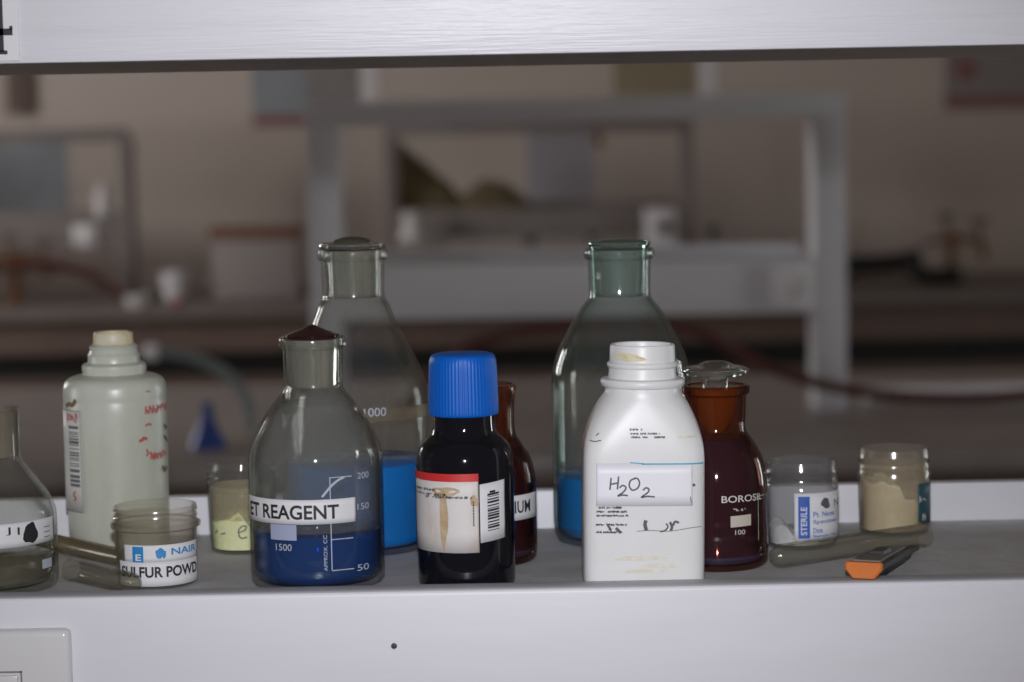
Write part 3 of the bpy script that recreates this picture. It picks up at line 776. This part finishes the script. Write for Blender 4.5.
b = jar(156.5, 550, .066, [(565, 40), (533, 40.6), (527, 41), (525.5, 44.4), (522, 44.8), (520, 41.4), (517.5, 40.6), (515.5, 41.8), (513.5, 40.8), (511, 40.6), (509, 41.8), (507, 41), (504.5, 41)], 39, M['glass_dusty'], 'small clear screw neck jar with a paper label reading SULFUR POWD')
R = 40.3 * b.k; f = b.cyl(R)
uL, vB = b.uv(121.5, 588, R); uR, _ = b.uv(196.5, 570, R); _, vM = b.uv(156, 562, R); _, vT = b.uv(150, 545.5, R)
_, vB = b.uv(156, 590, R)
uL2, _ = b.uv(124.5, 550, R)
la = patch(f, uL2, uR, vM, vT, 'printed_label', M['paper'], b.root, .0004)
lb = patch(f, uL, uR, max(vB - .002, .002), vM, 'paper_label', M['paper'], b.root, .0006)
d = Decal(f, .0008); u, v = b.uv(133.5, 562, R); u1, v1 = b.uv(143.5, 546, R); d.rect(u, u1, v, v1 - .0004)
u, v = b.uv(159.5, 553, R); d.blob(u, v, .0022, .0028, 2); d.blob(u + .0022, v - .0008, .0014, .0018, 6)
u, v = b.uv(171, 555.5, R); u1, _ = b.uv(194, 552, R); d.text('NAIR', u, u1, v + .0005, v + .0042, bold=.02)
d.done('blue_print', M['cyan_print'], la)
d = Decal(f, .0010); u, v = b.uv(136.5, 560.5, R); u1, _ = b.uv(141.5, 556, R); d.text('E', u, u1, v, v + .0035, vertical=False, bold=.02); d.done('white_print', M['paper'], la)
d = Decal(f, .0009); u, v = b.uv(123.5, 575, R); u1, _ = b.uv(195, 570, R); _, v1 = b.uv(156, 566.5, R); _, v0 = b.uv(156, 577.5, R)
d.text('SULFUR POWD', u, u1, v0, v1, bold=.03); d.done('lettering', M['ink'], lb)
heap('white_powder', b, R - .002, lambda x, y: .0062 + .0008 * math.sin(x * 400) * math.cos(y * 300), M['powder'])

b = jar(242.5, 510, .166, [(530, 33), (490, 34.4), (480.5, 34.6), (479, 36.2), (476.5, 36.4), (475, 34.4), (471, 34), (469, 35), (467, 34), (463, 34), (461, 33.6)], 32, M['glass'], 'small clear jar of pale yellow powder behind the ET REAGENT bottle')
zy = b.z(517)
heap('yellow_powder', b, 31.6 * b.k, lambda x, y: zy + .0035 * math.sin(x * 260 + 2.3) + .002 * math.cos(x * 600 + y * 350) - .06 * y, M['sulfur'])
Rf = 31.9 * b.k
lathe('dusty_film', [(Rf, b.z(516)), (Rf, b.z(484)), (Rf - .0003, b.z(484)), (Rf - .0003, b.z(516)), (Rf, b.z(516))], M['film_cream'], b.root)
R = 33.8 * b.k; f = b.cyl(R)
d = Decal(f, .0004)
d.stroke([b.uv(x, y, R) for x, y in ((238, 533), (245, 530), (246, 526), (241, 527), (238.5, 532), (241, 538), (247, 537))], .0007)
d.stroke([b.uv(x, y, R) for x, y in ((216, 533), (218, 530))], .0008); d.stroke([b.uv(x, y, R) for x, y in ((221, 534), (226, 533))], .0007)
d.done('handwriting', M['pencil'], b.root)

b = jar(801.3, 500, .146, [(530, 35.2), (492, 36.6), (484, 36.8), (481.5, 35.6), (479.5, 36.4), (477, 35.6), (472, 35.4), (470, 36.4), (467.5, 35.4), (461, 35.4), (459.3, 34.9)], 34.5, M['plastic_clear'], 'clear plastic jar with a white STERILE label beside the stoppered amber bottle')
zw = b.z(533)
heap('white_powder', b, 33.2 * b.k, lambda x, y: zw + .008 * max(0, -x / .02) + .0022 * math.sin(x * 420) - .004 * max(0, x / .02) + .001 * math.cos(y * 500), M['powder'])
R = 36.2 * b.k; f = b.cyl(R)
uL, vB = b.uv(794.5, 541, R); uR, _ = b.uv(837.5, 520, R); _, vT = b.uv(805, 493.5, R)
lab = patch(f, uL, uR + .004, vB, vT, 'printed_label', M['paper'], b.root, .0004)
u0, v0 = b.uv(798.5, 538.5, R); u1, v1 = b.uv(809.5, 496.5, R)
d = Decal(f, .0007); d.rect(u0, u1, v0, v1); ua, va = b.uv(812.5, 511, R)
for px, py, wpx, s_ in ((813, 517, 20, 'Pt. Name'), (813, 525, 22, 'Specimen'), (813, 533, 9, 'Date'), (813, 538.5, 22, 'Sample No.')):
    u, v = b.uv(px, py, R); ue, _ = b.uv(px + wpx, py, R); d.text(s_, u, ue, v, v + .0030 - (.0008 if s_ == 'Sample No.' else 0), bold=.01)
d.done('blue_print', M['blue_print'], lab)
Decal(f, .0009).text('STERILE', u0 + .0014, u1 - .0016, v0 + .002, v1 - .006, vertical=True, bold=.012).done('white_print', M['paper'], lab)
d = Decal(f, .0007); u, v = b.uv(825, 503, R); d.blob(u, v, .0030, .0032, 12); u, v = b.uv(833, 506, R); ue, _ = b.uv(837, 506, R); d.text('N', u, ue, v, v + .0042)
d.done('emblem', M['pencil'], lab)

b = jar(894, 490, .186, [(520, 35), (480, 36), (470, 36.2), (468, 35.2), (466, 36), (464, 35), (458, 34.8), (456, 35.6), (454, 34.8), (449, 34.8), (447.3, 34.2)], 34, M['glass_dusty'], 'dusty clear jar of cream powder at the right end of the row')
zc = b.z(503)
heap('cream_powder', b, 32.8 * b.k, lambda x, y: zc + .011 - .75 * x * (1 if x > 0 else .45) - .0025 * math.sin(x * 320) + .0018 * math.cos(x * 700 + y * 300), M['cream'])
Rf = 33.2 * b.k
lathe('dusty_film', [(Rf, .003), (Rf, b.z(462)), (Rf - .0003, b.z(462)), (Rf - .0003, .003), (Rf, .003)], M['film_pale'], b.root)
R = 35.6 * b.k; f = b.cyl(R)
u0, v0 = b.uv(918, 525, R); u1, v1 = b.uv(928, 482, R)
lab = patch(f, u0, u1 + .004, v0, v1, 'printed_label', M['teal_print'], b.root, .0004)
d = Decal(f, .0007); u0, va = b.uv(919, 521, R); ue, _ = b.uv(925.5, 521, R); d.scrawl(u0, ue, va, va + .004, .0006, 8); d.scrawl(u0, ue, va + .011, va + .015, .0006, 9); d.done('white_print', M['label_old'], lab)

# ------------------------------------------------------------------ test tubes lying on the tray
def test_tube(name, pa, pb_, r_, m, label, rim=True):
    """pa the round end, pb the mouth; both points on the axis"""
    a, c = Vector(pa), Vector(pb_); L = (c - a).length
    root = empty(name, a, label, 'test tube'); root.rotation_mode = 'QUATERNION'
    root.rotation_quaternion = Vector((0, 0, 1)).rotation_difference((c - a).normalized())
    o = [(r_ * math.sin(t), r_ - r_ * math.cos(t)) for t in [i * math.pi / 2 / 8 for i in range(1, 9)]] + [(r_, L - .003), (r_ * 1.12, L - .0015), (r_ * 1.1, L)]
    lathe('tube_wall', [(0, 0)] + o + [(r - .001, z) for r, z in reversed(o) if z > .0012] + [(0, .0012)], m, root, seg=36)
    return root
M['tube_dusty'] = thin_glass('dusty_tube_glass', (.955, .95, .92), (.66, .64, .58), rough=.12, haze=(.46, .45, .39), haze_amt=.075)
M['tube_brown'] = thin_glass('brown_residue_tube', (.88, .84, .74), (.5, .46, .36), rough=.15, haze=(.38, .33, .22), haze_amt=.3)
r_ = .0066
p0 = ony(771.5, 560, .071); p1 = ony(925, 539, .130)
test_tube('test_tube', (p0.x, .071, S + r_), (p1.x, .130, S + r_ * 1.14), r_, M['tube_dusty'], 'dusty glass test tube lying in front of the two jars at right')
r_ = .006
q0 = ony(137, 583, .029); q1 = ony(71, 570, .074)
test_tube('test_tube', (q0.x, .029, S + r_), (q1.x, .074, S + r_ * 1.14), r_, M['tube_dusty'], 'wide test tube lying with its round end before the sulfur powder jar')
r_ = .0052
q0 = ony(128, 557, .112); q1 = ony(44, 532, .178)
test_tube('test_tube', (q0.x, .112, S + r_), (q1.x, .176, S + r_ * 1.14), r_, M['tube_brown'], 'thin brownish test tube lying at the foot of the aged plastic bottle')

# ------------------------------------------------------------------ craft knife
a = ony(863, 573, .004); t = onz(914, 552.5)
a = Vector((a.x, .003, S + .0068)); c = Vector((t.x, t.y, S + .0015))
dirv = (c - a); L = dirv.length
root = empty('craft_knife', a, 'grey snap blade craft knife with an orange end lying over the shelf edge', 'knife')
root.rotation_mode = 'QUATERNION'; root.rotation_quaternion = dirv.to_track_quat('Y', 'Z')
def prism(name, secs, m):
    """secs: (y, [(x, z)...]) sections along the knife"""
    bm = bmesh.new(); rs = [[bm.verts.new((x, y, z)) for x, z in pts] for y, pts in secs]
    for p, q in zip(rs, rs[1:]):
        for i in range(len(p)): bm.faces.new((p[i], p[(i + 1) % len(p)], q[(i + 1) % len(p)], q[i]))
    bm.faces.new(rs[0][::-1]); bm.faces.new(rs[-1])
    return from_bm(name, bm, m, root, smooth=25)
def sec(wt, wb, h, z=0): return [(-wb, z), (wb, z), (wt, z + h * .55), (wt, z + h * .9), (wt * .9, z + h), (-wt * .9, z + h), (-wt, z + h * .9), (-wt, z + h * .55)]
prism('handle', [(.0025, sec(.0095, .0058, .0082)), (.03, sec(.0095, .0056, .0082)), (L * .62, sec(.0085, .005, .0075)), (L * .72, sec(.005, .003, .0055))], M['knife_dark'])
prism('end_cap', [(-.0008, sec(.0088, .0050, .0082, .0004)), (.0, sec(.0098, .0058, .0088)), (.0028, sec(.0098, .0058, .0088))], M['orange'])
tag(prism('slide_plate', [(.006, [(-.0075, .0082), (.0075, .0082), (.007, .0091), (-.007, .0091)]), (L * .60, [(-.006, .0074), (.006, .0074), (.0055, .0083), (-.0055, .0083)])], M['knife_grey']), 'grey plate on top')
prism('slider', [(.030, [(-.004, .009), (.004, .009), (.0035, .0108), (-.0035, .0108)]), (.046, [(-.004, .009), (.004, .009), (.0035, .0108), (-.0035, .0108)])], M['knife_dark'])
prism('blade_guard', [(L * .72, [(-.004, .002), (.004, .002), (.004, .0044), (-.004, .0044)]), (L, [(-.0008, .0012), (.003, .0012), (.003, .0028), (-.0008, .0028)])], M['knife_dark'])

# ------------------------------------------------------------------ number card and socket on the front rack
a = ony(20.5, 61, 0); c = ony(-66, -15, 0)
root = empty('number_card', ((a.x + c.x) / 2, 0, a.z), 'white card with a black figure 4 fixed to the upper front board', 'sign')
hw_, hh_ = (a.x - c.x) / 2, c.z - a.z
box('card', -hw_, hw_, -.0012, -.0001, 0, hh_, M['paper'], root, .0003, 1)
cmap = lambda u, v, lift: Vector((u, -.0012 - lift, v))
def cp_(px, py): p = ony(px, py, 0); return p.x - root.location.x, p.z - root.location.z
d = Decal(cmap, .0003)
def crect(x0, y0, x1, y1): u0, v0 = cp_(x0, y1); u1, v1 = cp_(x1, y0); d.rect(u0, u1, v0, v1, n=1)
crect(-13, -8, 2.5, 52); crect(-21, 50.5, 8, 55); crect(-50, 28.5, 13, 36.5); crect(10, 26, 13, 30)
d.stroke([cp_(-47, 33), cp_(-8, -6)], .004)
d.done('figure', M['ink'], root)

a = ony(72.5, 626, 0); c = ony(-75, 765, 0)
root = empty('wall_socket', ((a.x + c.x) / 2, 0, c.z), 'glossy white socket plate on the lower front board at left', 'socket')
hw_, hh_ = (a.x - c.x) / 2, a.z - c.z
bm = bmesh.new(); add_box(bm, -hw_, hw_, -.009, -.0001, 0, hh_, .0035, 4); from_bm('plate', bm, M['socket'], root)
p = ony(22, 671, -.009); ux, vz = p.x - root.location.x, p.z - root.location.z
bm = bmesh.new(); x0 = -hw_ * .55
for q in ((x0, ux, vz - .0008, vz), (x0, ux, .022, .0228), (x0, x0 + .0008, .022, vz), (ux - .0008, ux, .022, vz)): add_box(bm, q[0], q[1], -.0098, -.0088, q[2], q[3])
from_bm('switch_frame', bm, M['socket_dark'], root)
box('switch', x0 + .002, ux - .002, -.0108, -.0085, .024, vz - .002, M['socket'], root, .0008)
p = ony(394, 646, 0)
o = lathe('nail', [(0, -.004), (.0009, -.004), (.0009, 0), (.0016, .0002), (.0013, .0009), (0, .0011)], M['knife_dark'], None, 16); o.rotation_euler = (math.pi / 2, 0, 0); o.location = (p.x, 0, p.z)
tag(o, 'dark nail head in the lower front board', 'nail')

# ------------------------------------------------------------------ the blurred far side of the room
def poster(name, x0, y0, x1, y1, m, label, strip=None, Y=YW, cat='poster'):
    a, c = ony(x0, y1, Y), ony(x1, y0, Y)
    r = empty(name, ((a.x + c.x) / 2, Y, a.z), label, cat)
    w_, h_ = (c.x - a.x) / 2, c.z - a.z
    box('sheet', -w_, w_, -.006, -.001, 0, h_, m, r)
    if strip: box('strip', -w_, w_, -.0075, -.0061, 0, h_ * strip[1], M[strip[0]], r)
    return r
poster('wall_poster', 253, 20, 304, 127, M['poster_blue'], 'blue grey poster with a red foot high on the back wall', ('poster_red', .11))
poster('wall_poster', 309, 20, 357, 120, M['poster_grey'], 'dull grey poster beside the red footed blue grey one')
poster('paper_strip', 362, 20, 376, 104, M['white_plastic'], 'narrow white paper strip beside the dull grey poster', cat='paper')
poster('wall_poster', 614, 20, 694, 96, M['poster_yellow'], 'yellowish poster above the middle of the far racks')
poster('paper_strip', 699, 20, 716, 98, M['white_plastic'], 'narrow white paper strip beside the yellowish poster', cat='paper')
r = poster('wall_poster', 945, 20, 1060, 110, M['poster_grey'], 'dark poster with a red foot high at right', ('poster_red', .17))
bm = bmesh.new(); add_lathe(bm, [(0, 0), (.05, 0), (.046, .002), (0, .002)], 24); o = from_bm('red_mark', bm, M['poster_red'], r); o.rotation_euler = (math.pi / 2, 0, 0); o.location = (-.15, -.0062, .16)
poster('hanging_sheet', -20, 129, 66, 216, M['poster_blue'], 'pale blue sheet on the back wall behind the left far rack', cat='sheet')
poster('hanging_sheet', 528, 128, 592, 206, M['sheet_lav'], 'pale lavender sheet on the back wall behind the central far rack', cat='sheet')
a = ony(10, 122, YW); c = ony(27, 20, YW)
o = box('trim_1', a.x, c.x, YW - .05, YW - .001, a.z + .03, 3.0, M['cabinet']); o['kind'] = 'structure'

# things on the central far rack
sh = S
def far_round(name, px, py, Y, prof, m, label, cat, z0):
    p = ony(px, py, Y); r = empty(name, (p.x, Y, z0), label, cat); return r
def lump(bm, prof_pts, y0, y1, base):
    """a long heap: profile (x, height) along the shelf, rounded across"""
    n = 9; rows = []
    for j in range(n):
        t = j / (n - 1); s_ = math.sin(math.pi * t) ** .6
        rows.append([bm.verts.new((x, y0 + (y1 - y0) * t, base + h_ * s_ * (1 + .08 * math.sin(x * 60 + j * 2)))) for x, h_ in prof_pts])
    for p, q in zip(rows, rows[1:]):
        for i in range(len(p) - 1): bm.faces.new((p[i], p[i + 1], q[i + 1], q[i]))
    bm.faces.new([r_[0] for r_ in rows][::-1]); bm.faces.new([r_[-1] for r_ in rows])
    bm.faces.new([v for v in rows[0]] [::-1] + []) if False else None
    rim = rows[0] + [r_[-1] for r_ in rows[1:-1]] + rows[-1][::-1] + [r_[0] for r_ in rows[1:-1]][::-1]
kb = scale(YB + .1)
zt = ony(450, 208, YB + .1).z
x0 = ony(399, 208, YB + .1).x
prof = [(0, 66), (6, 64), (14, 56), (26, 45), (38, 36), (50, 26), (60, 14), (70, 20), (84, 28), (98, 27), (110, 21), (122, 14), (130, 6)]
pp = catmull([(x * kb, 0, h_ * kb) for x, h_ in prof], 4)
bm = bmesh.new(); lump(bm, [(p.x, max(p.z, .003)) for p in pp], -.07, .09, 0)
o = from_bm('cloth', bm, M['olive'], None, (x0, YB + .12, S + .001), 70)
tag(o, 'dark olive crumpled cloth heaped on the central far rack', 'cloth')

def lathe_thing(name, px, Y, z0, prof, m, label, cat, group=None, top=None):
    x = ony(px, 250, Y).x
    o = lathe(name, prof, m, None, 32); o.location = (x, Y, z0); return tag(o, label, cat, group)
# white box with a round dial
a = ony(645, 240, YB + .06); c = ony(676, 210, YB + .06)
# standing on the bench beside the rack front
p = ony(660, 250, YB - .14)
r = empty('meter_box', (p.x, YB - .14, BT), 'white meter box with a round black dial on the back bench', 'meter')
hgt = ony(660, 208, YB - .14).z - BT
box('case', -.055, .055, -.05, .05, 0, hgt, M['white_plastic'], r, .006)
o = lathe('dial', [(0, 0), (.026, 0), (.026, .006), (.022, .008), (0, .008)], M['knife_dark'], r, 32); o.rotation_euler = (math.pi / 2, 0, 0); o.location = (.016, -.05, hgt - .068)
def bottle_small(px, pyt, hw, Y, z0, m, label, cat='bottle', capm=None):
    x = ony(px, 250, Y).x; h_ = ony(px, pyt, Y).z - z0; k_ = scale(Y); R_ = hw * k_
    r = empty('small_bottle', (x, Y, z0), label, cat)
    lathe('bottle_body', [(0, 0), (R_ * .9, 0), (R_, R_ * .15), (R_, h_ * .68), (R_ * .8, h_ * .76), (R_ * .5, h_ * .8), (R_ * .5, h_ * .88), (0, h_ * .88)], m, r, 32)
    lathe('cap', [(0, h_ * .87), (R_ * .6, h_ * .87), (R_ * .6, h_ * .99), (R_ * .5, h_), (0, h_)], capm or m, r, 32)
bottle_small(104, 184, 7, YB + .1, S, M['white_plastic'], 'small white bottle on the left far rack')
bottle_small(412, 212, 14, YB - .10, BT, M['white_plastic'], 'squat pale bottle on the back bench below the olive cloth')
bottle_small(713, 226, 9, YB - .12, BT, M['poster_grey'], 'small dark grey bottle right of the meter box', capm=M['knife_dark'])
bottle_small(530, 236, 10, YB - .12, BT, M['poster_grey'], 'small grey bottle on the back bench below the lavender sheet', capm=M['knife_dark'])
bottle_small(592, 232, 8, YB - .12, BT, M['poster_grey'], 'narrow grey bottle between the lavender sheet and meter box', capm=M['knife_dark'])
# dark boxes behind the middle rack's board
for x0_, x1_, y_, lb_ in ((398, 446, 240, 'low dark box on the back bench at the left foot of the central far rack'),):
    a = ony(x0_, y_, YB - .3); c = ony(x1_, y_, YB - .3)
    r = empty('storage_box', ((a.x + c.x) / 2, YB - .3, BT), lb_, 'box'); w_ = (c.x - a.x) / 2
    box('box_body', -w_, w_, -.07, .07, 0, (a.z - BT) * .86, M['poster_grey'], r, .003); box('lid', -w_ - .004, w_ + .004, -.074, .074, (a.z - BT) * .86, a.z - BT, M['box_grey'], r, .003)
# hanging brown clip under the upper board
p = ony(599, 147, YB + .02); q = ony(599, 128, YB + .02)
bm = bmesh.new(); add_lathe(bm, [(0, 0), (.012, .002), (.017, .02), (.014, .04), (.006, .055), (.006, S + .2817 - p.z), (0, S + .2817 - p.z)], 20)
tag(from_bm('hanging_clip', bm, M['brass'], None, (p.x, YB + .06, p.z)), 'small brown clip hanging under the upper board of the central far rack', 'clip')
# socket plates
def plate(px0, py0, px1, py1, Y, label):
    a, c = ony(px0, py1, Y), ony(px1, py0, Y); w_, h_ = (c.x - a.x) / 2, c.z - a.z
    r = empty('wall_socket', ((a.x + c.x) / 2, Y, a.z), label, 'socket', None)
    box('plate', -w_, w_, -.012, 0, 0, h_, M['white_plastic'], r, .003); box('switch', w_ * .1, w_ * .7, -.016, -.011, h_ * .25, h_ * .75, M['socket'], r, .002)
plate(771, 264, 813, 307, YF, 'blurred white socket plate at the right end of the middle rack board')
plate(74, 224, 96, 247, YB, 'blurred pale socket plate on the left far rack')
# box with brown lid
Yx = YB - .02
a = ony(214, 285, Yx); c = ony(301, 226, Yx)
r = empty('storage_box', ((a.x + c.x) / 2, Yx, BT), 'grey box with a brown board lid on the back bench', 'box'); w_ = (c.x - a.x) / 2
box('box_body', -w_ + .008, w_ - .008, -.1, .1, 0, c.z - BT - .04, M['box_grey'], r, .003); box('lid', -w_, w_, -.11, .11, c.z - BT - .04, c.z - BT, M['wood_brown'], r, .004)
# cup and small bits
def cup(px, pyt, hw, Y, m, label):
    x = ony(px, 280, Y).x; h_ = ony(px, pyt, Y).z - BT; R_ = hw * scale(Y)
    lt = lathe('plastic_cup', [(0, 0), (R_ * .72, 0), (R_, h_), (R_ * .93, h_), (R_ * .66, .004), (0, .004)], m, None, 32); lt.location = (x, Y, BT); tag(lt, label, 'cup')
cup(174, 272, 13, YB - .15, M['white_plastic'], 'white cup on the back bench beside the brown lidded box')
cup(136, 296, 13, YB - .42, M['white_plastic'], 'low white dish on the back bench at the foot of the left far rack')
o = lathe('bottle_cap', [(0, 0), (.020, 0), (.020, .022), (.017, .026), (0, .026)], M['red_plastic'], None, 24); o.location = (ony(179, 309, YB - .50).x, YB - .50, BT); tag(o, 'small red cap lying on the back bench below the white cup', 'cap')
# gas taps
def gas_tap(px, Y, z0, label, sgn=1):
    x = ony(px, 260, Y).x
    r = empty('gas_tap', (x, Y, z0), label, 'gas tap')
    lathe('base_flange', [(0, 0), (.04, 0), (.04, .008), (.018, .016), (0, .016)], M['brass'], r, 24)
    lathe('column', [(0, .01), (.016, .01), (.016, .14), (.022, .15), (.022, .185), (0, .19)], M['brass'], r, 24)
    tube('arm', [(0, 0, .165), (sgn * .06, 0, .165), (sgn * .11, 0, .15), (sgn * .125, 0, .09)], .014, M['brass'], r)
    tube('nozzle', [(0, 0, .16), (-sgn * .05, -.02, .16), (-sgn * .11, -.03, .15)], [.013, .010, .007], M['brass'], r)
    for q, z_ in ((-.018, .17), (.105, .15)):
        s_ = lathe('valve_stem', [(0, 0), (.008, 0), (.008, .07), (0, .07)], M['cabinet'], r, 16); s_.location = (sgn * q, 0, z_)
        bm = bmesh.new(); add_box(bm, -.032, .032, -.011, .011, .066, .088, .007, 2); kk = from_bm('valve_handle', bm, M['cabinet'], s_)
    return r, x
r, gx = gas_tap(951, YB, BT, 'brown gas tap with two valves on the back bench at right')
bm = bmesh.new(); pts = catmull([ony(px, py, YB - .03 - .02 * i) for i, (px, py) in enumerate(((926, 256), (905, 258), (880, 264), (852, 266)))] , 6)
hose = [ony(918, 258, YB - .03), ony(900, 262, YB - .05), ony(875, 264, YB - .06), ony(850, 266, YB - .06), ony(842, 275, YB - .05), Vector((ony(846, 290, YB - .05).x, YB - .05, BT + .048))]
o = tube('gas_hose', catmull([tuple(h_) for h_ in hose], 6), .036, M['rubber']); tag(o, 'thick black hose hanging left of the brown gas tap at right', 'hose')
hose = [ony(918, 266, YB - .16), ony(914, 276, YB - .16), Vector((ony(916, 290, YB - .16).x, YB - .16, BT + .06)), Vector((ony(926, 296, YB - .16).x, YB - .16, BT + .037)), Vector((ony(960, 296, YB - .16).x, YB - .16, BT + .036))]
o = tube('gas_hose', catmull([tuple(h_) for h_ in hose], 6), .032, M['rubber']); tag(o, 'short black hose drooping below the brown gas tap at right', 'hose')
gas_tap(14, YB - .22, BT, 'brown gas tap on the back bench at the left edge of the photo')
hose = [ony(-30, 268, YB - .28), ony(10, 266, YB - .28), ony(45, 264, YB - .28), ony(68, 268, YB - .28), ony(95, 278, YB - .28), Vector((ony(128, 287, YB - .28).x, YB - .28, BT + .02))]
o = tube('gas_hose', catmull([tuple(h_) for h_ in hose], 6), .017, M['hose_red']); tag(o, 'dark red hose looping from the gas tap at the left edge', 'hose')

# things on the middle bench
Yr = YF - .06
pts = [(400, 415), (430, 380), (467, 347), (510, 334), (560, 328), (640, 326), (695, 331), (730, 348), (770, 368), (810, 381), (850, 390), (900, 396), (960, 398), (1030, 394), (1110, 380)]
P = [ony(x, y, Yr) for x, y in pts]; P[0].z = BT + .012
P.append(Vector((P[-1].x + .10, Yr, BT + .06))); P.append(Vector((P[-1].x + .12, Yr, BT + .012)))
o = tube('gas_hose', catmull([tuple(p) for p in P], 5), .0115, M['hose_red']); tag(o, 'long dark red hose slung across the middle rack', 'hose')
r = empty('blue_funnel', (ony(208, 440, 2.95).x, 2.95, BT), 'blurred bright blue funnel standing upside down on the middle bench', 'funnel')
hf = ony(208, 402, 2.95).z - BT
lathe('cone', [(.033, 0), (.034, .004), (.013, hf * .62), (.0115, hf * .62), (.030, .003), (.033, 0)], M['blue_plastic'], r, 32)
lathe('stem', [(.0115, hf * .60), (.012, hf * .62), (.009, hf), (.006, hf), (.008, hf * .62), (.0115, hf * .60)], M['blue_plastic'], r, 24)
Yt = 3.15
pts = [(152, 352), (178, 354), (205, 362), (228, 375), (243, 392), (250, 410)]
P = [ony(x, y, Yt) for x, y in pts]; P.append(Vector((P[-1].x, Yt, BT + .010)))
r = empty('bent_tube', (P[-1].x, Yt, BT), 'blurred grey green bent tube with a pale end rising from the middle bench', 'tube')
tube('tube_wall', [p - Vector(r.location) for p in catmull([tuple(p) for p in P], 6)], .0115, M['hose_grey'], r)
o = lathe('pale_end', [(0, -.016), (.012, -.014), (.0175, 0), (.012, .014), (0, .016)], M['white_plastic'], r, 24); o.location = P[0] - Vector(r.location)
# shallow pale tray at right
a = ony(866, 412, YF + .15)
r = empty('shallow_tray', (a.x + .24, YF + .15, BT), 'blurred long pale shallow tray on the middle bench at right', 'tray')
box('tray_floor', -.24, .24, -.05, .05, 0, .004, M['white_plastic'], r)
for q in ((-.24, .24, -.054, -.05), (-.24, .24, .05, .054), (-.244, -.24, -.054, .054), (.24, .244, -.054, .054)):
    box('tray_side', q[0], q[1], q[2], q[3], 0, .024, M['white_plastic'], r, .001)

# ------------------------------------------------------------------ kinds that repeat
GROUPS = {'reagent_bottle': 'clear glass reagent bottles on the front shelf', 'amber_bottle': 'amber glass bottles on the front shelf', 'plastic_bottle': 'white plastic bottles on the front shelf',
          'sample_jar': 'small sample jars on the front shelf', 'test_tube': 'test tubes lying on the front shelf', 'shelf_rack': 'two tier shelf racks in the room', 'lab_bench': 'lab benches across the room',
          'wall_poster': 'posters on the back wall', 'paper_strip': 'white paper strips on the back wall', 'hanging_sheet': 'pale sheets on the back wall', 'small_bottle': 'small bottles at the far racks',
          'wall_socket': 'socket plates on the rack boards', 'gas_tap': 'gas taps on the back bench', 'gas_hose': 'rubber hoses on the benches', 'plastic_cup': 'white cups on the back bench', 'storage_box': 'boxes on the back bench'}
for o in list(COL.objects):
    k_ = o.name.split('.')[0]
    if o.parent is None and k_ in GROUPS: o['group'] = GROUPS[k_]
